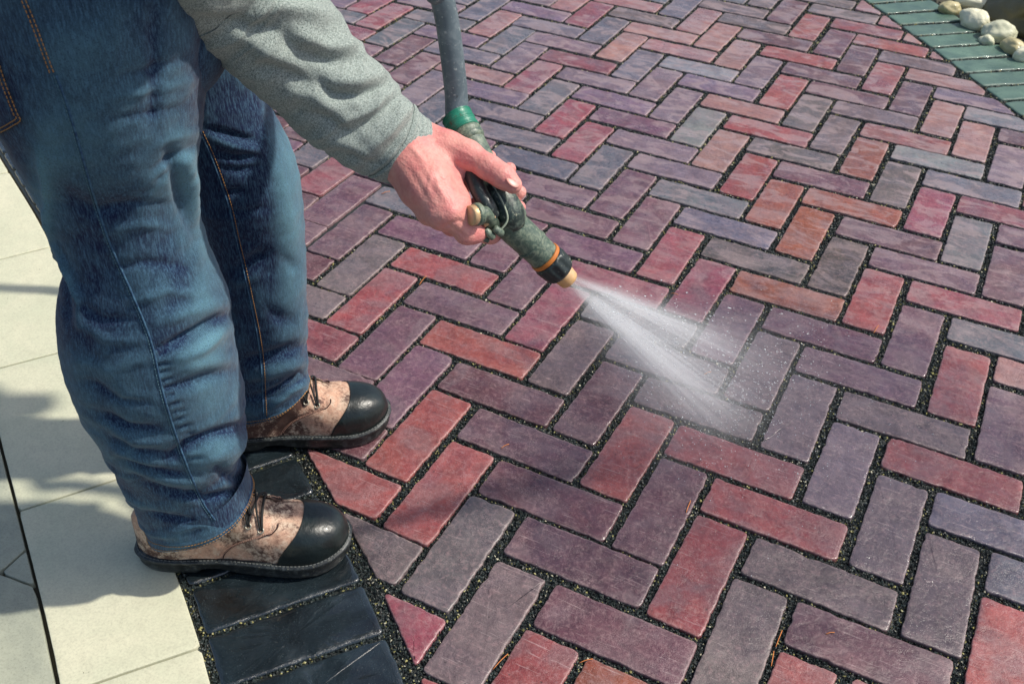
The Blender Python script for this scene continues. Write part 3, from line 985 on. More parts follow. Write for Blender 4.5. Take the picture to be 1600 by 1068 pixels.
for sgn in (1, -1):
    fine += capsules([HEAD + sgn * 0.083 * RT - 0.005 * HD, HEAD + sgn * 0.083 * RT - 0.01 * HD - 0.04 * HU], [.016, .010])   # ears
fine += capsules([HEAD + 0.082 * HD - 0.062 * HU - 0.02 * RT, HEAD + 0.082 * HD - 0.062 * HU + 0.02 * RT], [.008, .008])   # lips
fV, fF = sdf_mesh(fine, 0.004, 0.003)
lh = []
for k_ in range(4):
    b0 = H_L + UP * (0.03 - 0.021 * k_) * 1.0
    lh += capsules([H_L - 0.03 * FW + UP * (0.02 - 0.014 * k_), b0 + 0.03 * FW * 1.0, b0 + 0.055 * FW - 0.02 * RT, b0 + 0.045 * FW - 0.045 * RT, b0 + 0.02 * FW - 0.05 * RT], [.017, .0125, .0105, .0098, .0085])
lh += capsules([H_L + UP * 0.02, H_L + UP * 0.05 + 0.02 * FW - 0.02 * RT, H_L + UP * 0.045 + 0.05 * FW - 0.045 * RT], [.018, .014, .010])
lV, lF = sdf_mesh(lh, 0.003, 0.003)
vs, fs, o_ = [], [], 0
for V_, F_ in ((hV, hF), (bV, bF), (fV, fF), (lV, lF)):
    vs.append(V_); fs.append(F_ + o_); o_ += len(V_)
person = np_mesh("person", np.concatenate(vs), np.concatenate(fs), M_SKIN)
tag(person, "person in faded blue jeans and grey jersey holding the spraying hose nozzle", "person")

# thumbnail
def nail():
    c = at(801, 283.5, 1.2438); ax = at(808, 291, 1.2435) - at(790, 275, 1.242); ax /= np.linalg.norm(ax)
    vw = CAM - c; vw /= np.linalg.norm(vw)
    nrm = vw * 0.72 + (at(812, 268, 1.243) - at(800, 283, 1.243)) / np.linalg.norm(at(812, 268, 1.243) - at(800, 283, 1.243)) * 0.60
    nrm -= ax * (nrm @ ax); nrm /= np.linalg.norm(nrm)
    sd_ = np.cross(nrm, ax)
    b = MB(); b.ball(c, (0.0096, 0.0070, 0.0015), 18, 10, np.stack([ax, sd_, nrm], 1))
    return b.build("thumbnail", M_NAIL, person)
nail()
hb = MB()
hb.ball(HEAD - 0.018 * HD + 0.022 * HU, (0.102, 0.092, 0.098), 24, 14, np.stack([HD, RT, HU], 1))
hb.build("hair", mat_simple("short brown hair", srgb(70, 54, 42), 0.8, 0, 0.003, 300), person)

#==JEANS==
def polydist(x, y, pl):
    best = np.full(x.shape, 1e9); tb = np.zeros(x.shape)
    n = len(pl) - 1
    for i in range(n):
        x0, y0 = pl[i]; x1, y1 = pl[i + 1]; dx, dy = x1 - x0, y1 - y0
        t_ = np.clip(((x - x0) * dx + (y - y0) * dy) / (dx * dx + dy * dy + 1e-9), 0, 1)
        d = np.hypot(x - x0 - t_ * dx, y - y0 - t_ * dy)
        m_ = d < best; best = np.where(m_, d, best); tb = np.where(m_, (i + t_) / n, tb)
    return best, tb


CR = np.array([0.8897, 0.4566, 0.0]); CR /= np.linalg.norm(CR)         # to the right as seen
CN = np.array([0.4566, -0.8897, 0.0]); CN /= np.linalg.norm(CN)        # towards the viewer


def trouser_leg(rows, dfn, nring, nseg, bfac, folds, fade_lights, seed, tilt, namp=1.0):
    R_ = spline(rows, nring)
    V = np.zeros((nring, nseg, 3)); Nn = np.zeros((nring, nseg, 3)); phi = np.linspace(0, 2 * math.pi, nseg, endpoint=False)
    for i, (y, xl, xr) in enumerate(R_):
        d = dfn(y); c = at((xl + xr) / 2, y, d); a = (xr - xl) / 2 * d / FPX
        b = a * np.interp(y, *bfac)
        s_ = i / (nring - 1)
        tz = tilt * np.clip((s_ - 0.80) / 0.20, 0, 1) ** 1.3
        for k in range(nseg):
            cp, sp_ = math.cos(phi[k]), math.sin(phi[k])
            e = 0.9
            V[i, k] = c + CR * a * np.sign(cp) * abs(cp) ** e + CN * b * np.sign(sp_) * abs(sp_) ** e + UP * (tz * cp - 0.05 * abs(tz) * sp_)
            Nn[i, k] = CR * cp + CN * sp_
    P = pix(V); x, y = P[..., 0], P[..., 1]
    face = np.clip(np.sin(phi) * 2.5 + 1.0, 0, 1)[None, :]
    D = np.zeros((nring, nseg))
    for pl, w, amp in folds:
        d, t_ = polydist(x, y, pl)
        D += 1.35 * amp * np.exp(-d * d / (2 * w * w * 0.7)) * np.sin(np.clip(t_, 0.03, 0.97) * math.pi) ** 0.4 * face
    sv_ = np.linspace(0, 1, nring)
    for i in range(nring):
        for k in range(nseg):
            p = V[i, k]
            big = noise.noise(Vector((p[0] * 7 + seed, p[1] * 7, p[2] * 9)))
            wr = noise.noise(Vector((p[0] * 9 + seed, p[1] * 9 + p[2] * 6, p[2] * 30)))
            ver = 1 - 2 * abs(noise.noise(Vector((p[0] * 13 + p[2] * 3 + seed, p[1] * 13, p[2] * 3.2))))
            fi = noise.noise(Vector((p[0] * 40, p[1] * 40 + seed, p[2] * 70)))
            f3 = noise.noise(Vector((p[0] * 95, p[1] * 95 + seed, p[2] * 120)))
            q2 = 1 - 2 * abs(noise.noise(Vector((p[0] * 8 + p[2] * 5, p[1] * 8 + seed, p[2] * 17 - p[0] * 9))) + 0.15 * fi)
            lowz = np.clip((sv_[i] - 0.62) / 0.3, 0, 1); endf = min(1, (1 - sv_[i]) / 0.07)
            D[i, k] += max(0, q2 - 0.50) * 0.0080 * (0.25 + 0.9 * lowz) * endf * (0.7 if nseg == 120 else 1)
            D[i, k] += namp * (big * 0.006 + wr * 0.0030 * (0.35 + lowz) + ver * 0.0034 * (1 - 0.6 * lowz) + fi * 0.0008 + f3 * 0.0004)
    D[-11:] += 0.0016; D[-12] += 0.0006
    V += Nn * D[..., None]
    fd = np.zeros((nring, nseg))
    for (fx, fy, sx, sy, a) in fade_lights:
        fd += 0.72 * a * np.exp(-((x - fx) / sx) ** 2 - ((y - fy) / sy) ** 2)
    fd += np.clip(D * 60, -0.28, 0.34)  # paler on fold ridges, darker in the creases
    return V, fd


def grid_faces(nr, ns, o=0):
    return [(o + i * ns + k, o + (i + 1) * ns + k, o + (i + 1) * ns + (k + 1) % ns, o + i * ns + (k + 1) % ns) for i in range(nr - 1) for k in range(ns)]


d_near = lambda y: float(np.interp(y, [-260, -35, 109, 238, 355, 460, 557, 645, 726, 800, 870], [1.0, 1.08, 1.14, 1.20, 1.26, 1.32, 1.38, 1.45, 1.51, 1.57, 1.63]))
d_far = lambda y: float(np.interp(y, [-400, -143, -15, 100, 206, 304, 394, 478, 555, 627, 695], [1.17, 1.28, 1.34, 1.40, 1.46, 1.52, 1.59, 1.65, 1.71, 1.77, 1.83]))
rows_n = [(-170, -85, 330), (-80, -70, 328), (0, -52, 324), (80, -34, 321), (150, -6, 318), (215, 26, 309), (260, 52, 300), (310, 74, 299), (350, 90, 303), (385, 97, 314),
          (430, 97, 332), (480, 100, 350), (520, 107, 357), (560, 117, 363), (600, 130, 371), (640, 146, 379), (680, 166, 381), (715, 185, 373), (740, 200, 374), (765, 214, 384), (785, 224, 395), (797, 229, 400)]
folds_n = [
    ([(175, 120), (235, 108), (290, 90)], 5, -0.0022), ([(170, 150), (240, 140), (300, 128)], 5, 0.0022), ([(180, 182), (240, 176), (290, 166)], 5, -0.0024),
    ([(150, 330), (210, 316), (262, 318)], 6, -0.0024), ([(165, 362), (220, 350), (270, 356)], 6, 0.0022), ([(170, 420), (230, 408), (290, 420)], 7, -0.0026),
    ([(200, 470), (260, 452), (320, 462)], 6, 0.0026), ([(115, 470), (160, 500), (215, 500)], 6, -0.0030), ([(120, 498), (165, 528), (222, 530)], 6, 0.0028),
    ([(135, 590), (190, 622), (240, 628)], 5, -0.0034), ([(150, 636), (200, 662), (258, 668)], 5, -0.0036), ([(170, 676), (215, 700), (270, 706)], 5, -0.0040), ([(160, 655), (208, 682), (262, 688)], 5, 0.0034),
    ([(190, 712), (240, 732), (290, 742)], 4.5, -0.0044), ([(182, 696), (230, 716), (282, 724)], 5, 0.0040),
    ([(262, 232), (272, 280), (288, 330), (302, 372)], 7, -0.006), ([(285, 236), (294, 300), (306, 360)], 9, 0.006),
    ([(356, 492), (310, 520), (255, 545)], 7, -0.010), ([(352, 512), (310, 545), (270, 560)], 10, 0.006), ([(350, 470), (300, 486), (250, 500)], 10, 0.004),
    ([(358, 580), (310, 592), (262, 606)], 7, -0.005), ([(366, 560), (320, 566), (280, 575)], 9, 0.003),
    ([(382, 662), (340, 674), (292, 690), (262, 716)], 7, -0.009), ([(382, 690), (340, 706), (300, 724)], 11, 0.006),
    ([(72, 330), (84, 380), (108, 430), (124, 470), (126, 510)], 4, 0.006), ([(84, 400), (98, 450), (108, 505)], 6, -0.006),
    ([(212, 742), (262, 764), (320, 776), (372, 764)], 6, -0.007), ([(206, 728), (260, 744), (320, 752)], 7, 0.005),
    ([(216, 792), (262, 806), (300, 812)], 5, -0.006), ([(330, 720), (352, 742), (384, 752)], 6, -0.005),
    ([(240, 262), (275, 240), (305, 226)], 5, -0.004), ([(236, 232), (270, 216), (306, 204)], 6, 0.003), ([(242, 282), (262, 268)], 4, -0.003),
    ([(60, 230), (72, 290), (78, 350)], 5, 0.004), ([(90, 300), (150, 330), (200, 320)], 12, -0.004),
    ([(130, 520), (160, 600), (186, 680)], 16, -0.004), ([(120, 560), (170, 575), (225, 560)], 8, 0.003),
    ([(238, 0), (242, 110), (236, 200)], 9, -0.003), ([(150, 640), (200, 664), (250, 660)], 8, -0.003),
]
for i in range(15):
    yy = 545 + i * 12; xs_ = np.interp(yy, [470, 600, 730, 800], [215, 251, 300, 334])
    folds_n.append(([(xs_ + 3, yy), (xs_ + 16 + (i % 3) * 5, yy - 4)], 2.3, -0.0022))
    folds_n.append(([(xs_ + 3, yy + 6), (xs_ + 14 + (i % 2) * 6, yy + 2)], 2.3, 0.0014))
fade_light_n = [(276, 90, 40, 170, 0.40), (284, 290, 30, 75, 0.75), (318, 430, 26, 80, 0.70), (330, 550, 36, 60, 0.80), (330, 620, 42, 40, 0.45), (72, 290, 26, 90, 0.65),
           (100, 270, 70, 150, 0.28), (325, 700, 40, 40, 0.30), (170, 560, 40, 90, 0.15), (205, 330, 50, 160, 0.14), (110, 420, 20, 60, 0.2)]  # front thigh spots are mostly sunlight painted into the cloth, plus wear
rows_f = [(-150, 235, 395), (-60, 222, 392), (0, 214, 390), (60, 214, 392), (120, 220, 402), (170, 236, 418), (215, 258, 438), (260, 282, 455), (310, 300, 465), (360, 314, 470),
          (420, 330, 474), (480, 344, 477), (530, 354, 478), (570, 361, 478), (600, 368, 480), (615, 371, 481), (624, 373, 482)]
folds_f = [
    ([(325, 200), (360, 212), (402, 222)], 5, -0.006), ([(330, 214), (365, 228), (408, 236)], 6, 0.004), ([(338, 240), (370, 248), (405, 246)], 5, -0.005),
    ([(345, 262), (375, 268), (410, 262)], 5, -0.004), ([(345, 300), (380, 300)], 5, -0.004), ([(352, 330), (385, 332), (420, 325)], 5, -0.003),
    ([(372, 420), (400, 404), (420, 398)], 8, -0.006), ([(372, 442), (405, 428)], 6, 0.004), ([(440, 400), (462, 420)], 8, -0.003),
    ([(378, 565), (420, 556), (472, 538)], 8, -0.008), ([(382, 590), (430, 580), (474, 566)], 8, 0.006), ([(392, 622), (430, 612), (470, 588)], 6, -0.007),
    ([(420, 640), (450, 610), (474, 600)], 5, 0.004), ([(415, 480), (440, 500), (468, 500)], 9, -0.004),
]
fade_shade_f = [(350, 330, 40, 200, -0.35), (448, 340, 22, 120, 0.85), (440, 230, 20, 70, 0.35), (452, 460, 20, 80, 0.28), (440, 590, 40, 40, 0.15)]  # negative spot paints the inner leg's shade into the cloth
Vn, fn_ = trouser_leg(rows_n, d_near, 250, 150, ([-100, 300, 500, 800], [0.95, 0.95, 0.92, 0.86]), folds_n, fade_light_n, 3.1, 0.038)
Vf, ff_ = trouser_leg(rows_f, d_far, 210, 120, ([-100, 300, 640], [0.95, 0.95, 0.85]), folds_f, fade_shade_f, 8.7, 0.036)
JV = list(Vn.reshape(-1, 3)); JF = grid_faces(250, 150); JA = list(fn_.ravel())
o_ = len(JV); JV += list(Vf.reshape(-1, 3)); JF += grid_faces(210, 120, o_); JA += list(ff_.ravel())
# inner lining rims so that the hems have thickness
for V_, st_, ns in ((Vn, 0, 150), (Vf, 250 * 150, 120)):
    nr_ = V_.shape[0]; c = V_[-1].mean(0); o_ = len(JV)
    for sc_, dz in ((0.965, -0.001), (0.955, 0.01), (0.94, 0.05)):
        for k in range(ns): JV.append(c + (V_[-1, k] - c) * sc_ + UP * dz); JA.append(0.1)
    last = st_ + (nr_ - 1) * ns
    for k in range(ns):
        k2 = (k + 1) % ns
        JF.append((last + k, o_ + k, o_ + k2, last + k2))
        for q in (0, 1): JF.append((o_ + q * ns + k, o_ + (q + 1) * ns + k, o_ + (q + 1) * ns + k2, o_ + q * ns + k2))
pv_, pf_ = sdf_mesh(capsules([HIP + 0.085 * RT - 0.08 * UP, HIP + 0.06 * RT + 0.06 * UP], [.108, .105]) + capsules([HIP - 0.085 * RT - 0.08 * UP, HIP - 0.06 * RT + 0.06 * UP], [.105, .105]), 0.012, 0.03)
o_ = len(JV); JV += list(pv_); JF += [tuple(int(q) + o_ for q in f) for f in pf_]; JA += [0.1] * len(pv_)
jeans = mesh_obj("jeans", JV, JF, M_DENIM, person)
a_ = jeans.data.attributes.new("fade_light", 'FLOAT', 'POINT'); a_.data.foreach_set("value", np.array(JA, np.float32))

def bvh(o):
    return BVHTree.FromPolygons([v.co for v in o.data.vertices], [tuple(p.vertices) for p in o.data.polygons])
JB = bvh(jeans)
def drop(tree, x, y, off=0.0008):
    v = Vector(ROT.T @ np.array([(x - 800) / FPX, (y - 534) / FPX, 1.0])).normalized()
    loc, nrm, i, d = tree.ray_cast(Vector(CAM), v)
    if loc is None: return None
    if nrm.dot(v) > 0: nrm = -nrm
    return np.array(loc + nrm * off)
def seam(name, tree, pl, mat, parent, r=0.0006, dash=0.0032, gap=0.0014, off=0.0005, solid=False, near=None):
    pts = [drop(tree, x, y, off) for x, y in spline(pl, 160)]
    pts = [p for p in pts if p is not None]
    if len(pts) < 4: return None
    # drop jumps
    segs = [[pts[0]]]
    for p in pts[1:]:
        if np.linalg.norm(p - segs[-1][-1]) > 0.03: segs.append([p])
        else: segs[-1].append(p)
    b = MB()
    for sg in segs:
        if len(sg) < 4: continue
        P = np.array(sg); s_ = arclen(P)
        if solid:
            b.tube(P, r, 6); continue
        q = 0.0
        while q + dash < s_[-1]:
            t_ = np.linspace(q, q + dash, 4)
            S = np.stack([np.interp(t_, s_, P[:, i]) for i in range(3)], 1)
            b.tube(S, r, 5); q += dash + gap
    return b.build(name, mat, parent)
out_n = [(88, 118), (104, 160), (122, 220), (145, 300), (172, 380), (205, 455), (235, 530), (254, 610), (272, 670), (292, 726), (316, 782), (336, 812)]
M_SEAM = mat_simple("denim seam ridge", srgb(28, 58, 92), 0.9, 0, 0.0004, 600, 0.3, 0, srgb(66, 104, 128), 200)
seam("side_seam", JB, out_n, M_SEAM, jeans, 0.0014, solid=True, off=0.0002)
seam("side_stitching", JB, [(x - 4, y) for x, y in out_n], M_THREAD_PALE, jeans, 0.00045)
top_n = [(40, 0), (55, 36), (70, 76), (86, 118)]
seam("thigh_stitching", JB, top_n, M_THREAD, jeans, 0.0006)
seam("thigh_stitching", JB, [(x - 6, y + 1) for x, y in top_n], M_THREAD, jeans, 0.0006)
in_f = [(312, 205), (328, 240), (345, 285), (358, 325), (368, 370), (380, 420), (392, 475), (402, 525), (408, 570), (410, 610), (412, 650)]
seam("inseam", JB, in_f, M_SEAM, jeans, 0.0012, solid=True, off=0.0002)
seam("inseam_stitching", JB, [(x + 5, y) for x, y in in_f], M_THREAD, jeans, 0.0005)
# hems: two rows of stitches following the last rings
for V_, i_ in ((Vn, -9), (Vn, -3), (Vf, -8), (Vf, -3)):
    ring = V_[i_]; c = ring.mean(0); P = c + (ring - c) * 1.006; P = np.vstack([P, P[:1]])
    s_ = arclen(P); b = MB(); q = 0
    while q + 0.0035 < s_[-1]:
        t_ = np.linspace(q, q + 0.0035, 4); b.tube(np.stack([np.interp(t_, s_, P[:, i]) for i in range(3)], 1), 0.0005, 5); q += 0.005
    b.build("hem_stitching", M_THREAD, jeans)
# hip pocket: a raised patch laid on the cloth
pk = [(-40, 60), (-2, 88), (8, 118), (18, 146), (30, 176), (37, 188), (4, 208), (-50, 224)]
def patch(name, tree, poly, mat, parent, off, n=26):
    P = np.array(poly, float); x0, y0 = P.min(0); x1, y1 = P.max(0)
    V, idx = [], {}
    from itertools import product
    def inside(x, y):
        c = False; j = len(P) - 1
        for i in range(len(P)):
            if ((P[i][1] > y) != (P[j][1] > y)) and (x < (P[j][0] - P[i][0]) * (y - P[i][1]) / (P[j][1] - P[i][1]) + P[i][0]): c = not c
            j = i
        return c
    st = 3.0; F = []
    nx = int((x1 - x0) / st) + 1; ny = int((y1 - y0) / st) + 1
    for i, j in product(range(nx + 1), range(ny + 1)):
        x, y = x0 + i * st, y0 + j * st
        if not inside(x, y): continue
        p = drop(tree, x, y, off)
        if p is not None: idx[i, j] = len(V); V.append(p)
    for (i, j), a in idx.items():
        if all(q in idx for q in ((i + 1, j), (i + 1, j + 1), (i, j + 1))): F.append((a, idx[i + 1, j], idx[i + 1, j + 1], idx[i, j + 1]))
    return mesh_obj(name, V, F, mat, parent)
pkt = patch("pocket", JB, pk, M_DENIM, jeans, 0.0022)
for dx, dy in ((0, 0), (-6, 0)):
    seam("pocket_stitching", JB, [(-2 + dx, 86), (8 + dx, 118), (18 + dx, 146), (30 + dx, 176), (34 + dx, 186 + dx * .6), (20 + dx, 196 + dx * .6), (4 + dx, 204 + dx * .6), (-20, 212 + dx)], M_THREAD, pkt, 0.0006, off=0.0030)

#==SWEATER==
ax_px = [(270, -190, 0.93, 112), (292, -120, 1.02, 112), (330, -48, 1.11, 110), (372, -4, 1.145, 101), (415, 32, 1.17, 94), (472, 96, 1.21, 84), (529, 152, 1.245, 79), (578, 197, 1.272, 72), (612, 222, 1.290, 64), (630, 233, 1.298, 59), (637, 238, 1.302, 57)]
SP_ = spline([tuple(at(x, y, d)) + (hw * d / FPX,) for x, y, d, hw in ax_px], 230)
nr_, ns_ = 230, 120
C_ = SP_[:, :3]; Rr = SP_[:, 3]
T_ = np.gradient(C_, axis=0); T_ /= np.linalg.norm(T_, axis=1)[:, None]
SVv = np.zeros((nr_, ns_, 3)); SN = np.zeros((nr_, ns_, 3))
for i in range(nr_):
    vw = CAM - C_[i]; vw -= T_[i] * (vw @ T_[i]); vw /= np.linalg.norm(vw); sd_ = np.cross(T_[i], vw)
    for k in range(ns_):
        a = 2 * math.pi * k / ns_
        dr = vw * math.cos(a) + sd_ * math.sin(a)
        SN[i, k] = dr; SVv[i, k] = C_[i] + dr * Rr[i] * (0.92 + 0.08 * abs(math.sin(a)))
P = pix(SVv); x, y = P[..., 0], P[..., 1]
al = np.cos(np.linspace(0, 2 * math.pi, ns_, endpoint=False)); face = np.clip(al * 2.5 + 1.0, 0, 1)[None]
folds_s = [  # ridges + and valleys - across the sleeve
    ([(606, 132), (560, 150), (520, 148), (500, 130)], 6, -0.0070), ([(600, 118), (560, 128), (520, 126)], 8, 0.0055),
    ([(625, 150), (596, 178), (560, 206)], 6, -0.0065), ([(610, 142), (585, 168), (545, 190)], 6, 0.0055), ([(640, 168), (610, 205), (575, 235)], 6, 0.005),
    ([(648, 176), (625, 215), (592, 256)], 4, -0.0035),
    ([(570, 92), (520, 96), (470, 80), (430, 50)], 9, -0.0060), ([(560, 74), (510, 76), (465, 58)], 9, 0.0060),
    ([(400, 30), (430, 10), (480, 16), (520, 30)], 9, 0.006), ([(330, 20), (390, 44), (440, 42)], 10, -0.0055), ([(370, 50), (420, 80), (470, 110)], 8, 0.0045),
    ([(395, 100), (440, 108), (480, 130)], 8, -0.0050), ([(440, 142), (490, 150), (540, 186)], 8, 0.004), ([(470, 176), (515, 186), (550, 214)], 6, -0.004),
    ([(505, 215), (545, 225), (575, 246)], 6, 0.003), ([(520, 236), (560, 246), (590, 262)], 5, -0.003), ([(300, -10), (340, 10), (370, 12)], 10, 0.005),
    ([(566, 84), (590, 104), (612, 128)], 4, 0.003),
]
D = np.zeros((nr_, ns_))
for pl, w, amp in folds_s:
    d, t_ = polydist(x, y, pl); D += 1.35 * amp * np.exp(-d * d / (2 * w * w)) * np.sin(np.clip(t_, 0.03, 0.97) * math.pi) ** 0.4 * face
cuff = np.clip((np.arange(nr_) / (nr_ - 1) - 0.80) / 0.05, 0, 1)
for i in range(nr_):
    for k in range(ns_):
        p = SVv[i, k]
        q = p - C_[i]; u = i / nr_
        D[i, k] += (noise.noise(Vector((q[0] * 14, q[1] * 14 + u * 14, q[2] * 14))) * 0.005 + (1 - 2 * abs(noise.noise(Vector((q[0] * 12, q[1] * 12 + u * 26, q[2] * 12 + 5))))) * 0.0028) * (1 - 0.6 * cuff[i])
        D[i, k] += noise.noise(Vector((p[0] * 60, p[1] * 60, p[2] * 60))) * 0.0009
D[178] -= 0.0006; D[179:181] -= 0.0013; D[181] -= 0.0006; D[182:] += 0.0006
SVv = SVv + SN * D[..., None]
SVl = list(SVv.reshape(-1, 3)); SF = grid_faces(nr_, ns_)
c = SVv[-1].mean(0)
o_ = len(SVl)
for sc_, dt in ((0.97, 0.0012), (0.93, 0.0), (0.90, -0.02)):
    for k in range(ns_): SVl.append(c + (SVv[-1, k] - c) * sc_ + T_[-1] * dt)
last = (nr_ - 1) * ns_
for k in range(ns_):
    k2 = (k + 1) % ns_; SF.append((last + k, o_ + k, o_ + k2, last + k2))
    for q in (0, 1): SF.append((o_ + q * ns_ + k, o_ + (q + 1) * ns_ + k, o_ + (q + 1) * ns_ + k2, o_ + q * ns_ + k2))
tv, tf = sdf_mesh(capsules([HIP + 0.14 * UP + 0.05 * RT, HIP + 0.14 * UP - 0.05 * RT], [.135, .135]) + capsules([HIP + 0.14 * UP, HIP + (SHO - HIP) * 0.6, SHO - 0.02 * UP], [.13, .13, .12]) + capsules([S_R, S_L], [.072, .072]) + capsules([S_R, E_R + 0.02 * UP], [.084, .068]) +
                  capsules([S_L, E_L, H_L - 0.06 * (H_L - E_L) / 0.2], [.078, .072, .055]) + capsules([SHO, SHO + 0.035 * FW + 0.06 * UP], [.08, .068]), 0.012, 0.016)
o_ = len(SVl); SVl += list(tv); SF += [tuple(int(q) + o_ for q in f) for f in tf]
sweater = mesh_obj("sweater", SVl, SF, M_KNIT, person)
_r = SVv[180]; _c = _r.mean(0); _P = np.vstack([_c + (_r - _c) * 1.008, (_c + (_r - _c) * 1.008)[:1]]); _s = arclen(_P); _b = MB(); _q = 0.0
while _q + 0.003 < _s[-1]:
    _t = np.linspace(_q, _q + 0.003, 4); _b.tube(np.stack([np.interp(_t, _s, _P[:, i]) for i in range(3)], 1), 0.0005, 5); _q += 0.0045
_b.build("cuff_stitching", mat_simple("grey thread", srgb(96, 108, 104), 0.9), sweater)
SB = bvh(sweater)

#==BOOTS==
_S = np.array([0, .012, .03, .06, .1, .18, .28, .4, .5, .6, .7, .78, .85, .91, .95, .98, .993, 1])
_Wd = np.array([.006, .016, .023, .030, .0345, .0375, .0375, .0365, .041, .047, .0525, .0545, .0525, .045, .036, .024, .014, .005])
_Hh = [.060, .070, .078, .092, .104, .116, .120, .108, .094, .080, .067, .061, .057, .049, .040, .030, .018, .008]
_SS = 0.5 - 0.5 * np.cos(np.linspace(0, math.pi, 501))
def _smooth(ys, w=17):
    v = np.asarray(ys, float) if len(ys) == 501 else np.interp(_SS, _S, ys); k = np.hanning(2 * w + 1); k /= k.sum()
    e = np.concatenate([2 * v[0] - v[1:w + 1][::-1], v, 2 * v[-1] - v[-w - 1:-1][::-1]])
    return np.maximum(np.convolve(e, k, 'valid'), 0.002)
_WS = _smooth(_smooth(_Wd)); _HS = _smooth(_smooth(_Hh))
def boot(heel, toe, leather, quarter_mat, label, bend=0.0):
    heel = np.array([*heel, 0.0]); toe = np.array([*toe, 0.0])
    Ln = np.linalg.norm(toe - heel); fx = (toe - heel) / Ln; fy = np.array([-fx[1], fx[0], 0]); k0 = Ln / 0.315
    wd = lambda s_: float(np.interp(s_, _SS, _WS)) * k0; hh = lambda s_: float(np.interp(s_, _SS, _HS)) * k0
    cy = lambda s_: -0.004 * math.sin(math.pi * s_) - bend * max(0, s_ - 0.5) ** 2 * 0.05
    spring = lambda s_: 0.010 * max(0, (s_ - 0.78) / 0.22) ** 2
    def loc(s_, yv, z): return heel + fx * (s_ * Ln) + fy * (yv + cy(s_)) + UP * z
    def up(s_, th, off=0.0):
        """point on the upper: th 0 = left side (far), pi = right side"""
        w = wd(s_) - 0.0035; h = hh(s_)
        c_, sn = math.cos(th), math.sin(th)
        ins = 1 - 0.28 * np.clip((0.5 - s_) / 0.3, 0, 1) * sn ** 2 * 0.6
        yv = w * np.sign(c_) * abs(c_) ** 0.72 * ins; z = 0.029 + spring(s_) + (h - 0.004) * abs(sn) ** 0.78
        # creases at the flex point
        z -= 0.0030 * math.exp(-((s_ - 0.66) / 0.012) ** 2) * sn + 0.002 * math.exp(-((s_ - 0.61) / 0.010) ** 2) * sn
        e = 1e-3
        return loc(s_, yv + off * c_, z + off * sn)
    root = mesh_part = None
    bt = empty("boot"); bt.parent = person
    bt["label"] = label
    # sole
    b = MB(); N = 120; outl = []
    for i in range(N):
        a = 2 * math.pi * i / N
        s_ = 0.5 - 0.5 * math.cos(a); side_ = 1 if a < math.pi else -1
        outl.append((s_, side_))
    def arch(s_): return 0.010 * (1 / (1 + math.exp(-(s_ - 0.30) / 0.006))) * (1 - 1 / (1 + math.exp(-(s_ - 0.44) / 0.02)))
    rings = []
    for off, zf in ((-0.006, 'b0'), (-0.001, 'b1'), (0.0015, 'm'), (0.0005, 'n'), (0.0038, 'w0'), (0.0048, 'w1'), (0.0034, 'w2'), (-0.006, 'w3')):
        r_ = []
        for s_, sd in outl:
            w = max(0.0015, wd(s_) + off)
            if zf == 'b0': z = 0.0008 + arch(s_)
            elif zf == 'b1': z = 0.0025 + arch(s_)
            elif zf == 'm': z = max(0.010, 0.004 + arch(s_))
            elif zf == 'n': z = 0.0225
            elif zf == 'w0': z = 0.0240
            elif zf == 'w1': z = 0.0280
            elif zf == 'w2': z = 0.0305
            else: z = 0.0310
            ss = s_ + (off / Ln) * (-1 if s_ < 0.5 else 1) * abs(2 * s_ - 1) ** 4
            ang = math.sin(s_ * 190) * (0.0004 if zf in ('w0', 'w1') else 0.0)
            r_.append(loc(ss, sd * (w + ang + 0.0006 * noise.noise(Vector((s_ * 30, sd, ord(zf[0]))))), z + spring(s_)))
        rings.append(r_)
    V = [p for r_ in rings for p in r_]; F = grid_faces(len(rings), N)
    V.append(np.mean(rings[0], 0)); V.append(np.mean(rings[-1], 0))
    for i in range(N):
        F.append(((i + 1) % N, len(V) - 2, i)); F.append(((len(rings) - 1) * N + i, len(V) - 1, (len(rings) - 1) * N + (i + 1) % N))
    sole = mesh_obj("sole", V, F, M_RUBBER, bt)
    b = MB()
    P = np.array([loc(s_ + (-0.002 if s_ < .5 else .002) * abs(2 * s_ - 1) ** 4, sd * (wd(s_) + 0.0006), 0.0310 + spring(s_)) for s_, sd in outl if s_ > 0.35 or True]); P = np.vstack([P, P[:1]])
    s_a = arclen(P); q = 0
    while q + 0.004 < s_a[-1]:
        t_ = np.linspace(q, q + 0.0042, 4); b.tube(np.stack([np.interp(t_, s_a, P[:, i]) for i in range(3)], 1), 0.0009, 5); q += 0.0058
    b.build("welt_stitching", mat_simple("welt thread", srgb(96, 100, 98), 0.7), sole)
    # upper
    def shell(name, s0f, s1f, off, mat, ns=70, nt=64, parent=bt, th0=0.0, th1=math.pi, offf=None):
        V, F = [], []
        for j in range(nt + 1):
            th = th0 + (th1 - th0) * j / nt
            a, b_ = s0f(th), s1f(th)
            for i in range(ns + 1):
                u = i / ns
                s_ = a + (b_ - a) * (0.5 - 0.5 * math.cos(math.pi * u) if name != "quarter" else u)
                edge = min(1, u * 12, (1 - u) * 12) if name == "quarter" else min(1.0, u * 14)
                p = up(s_, th, off * edge)
                nn = noise.noise(Vector(p) * 45) * 0.0016 + noise.noise(Vector(p) * 18) * 0.003 * (1 if name != "toe_cap" else 0.2)
                V.append(p + (fy * math.cos(th) + UP * math.sin(th)) * nn * (0.35 if s_ > 0.75 else 1))
        for j in range(nt):
            for i in range(ns): F.append((j * (ns + 1) + i, j * (ns + 1) + i + 1, (j + 1) * (ns + 1) + i + 1, (j + 1) * (ns + 1) + i))
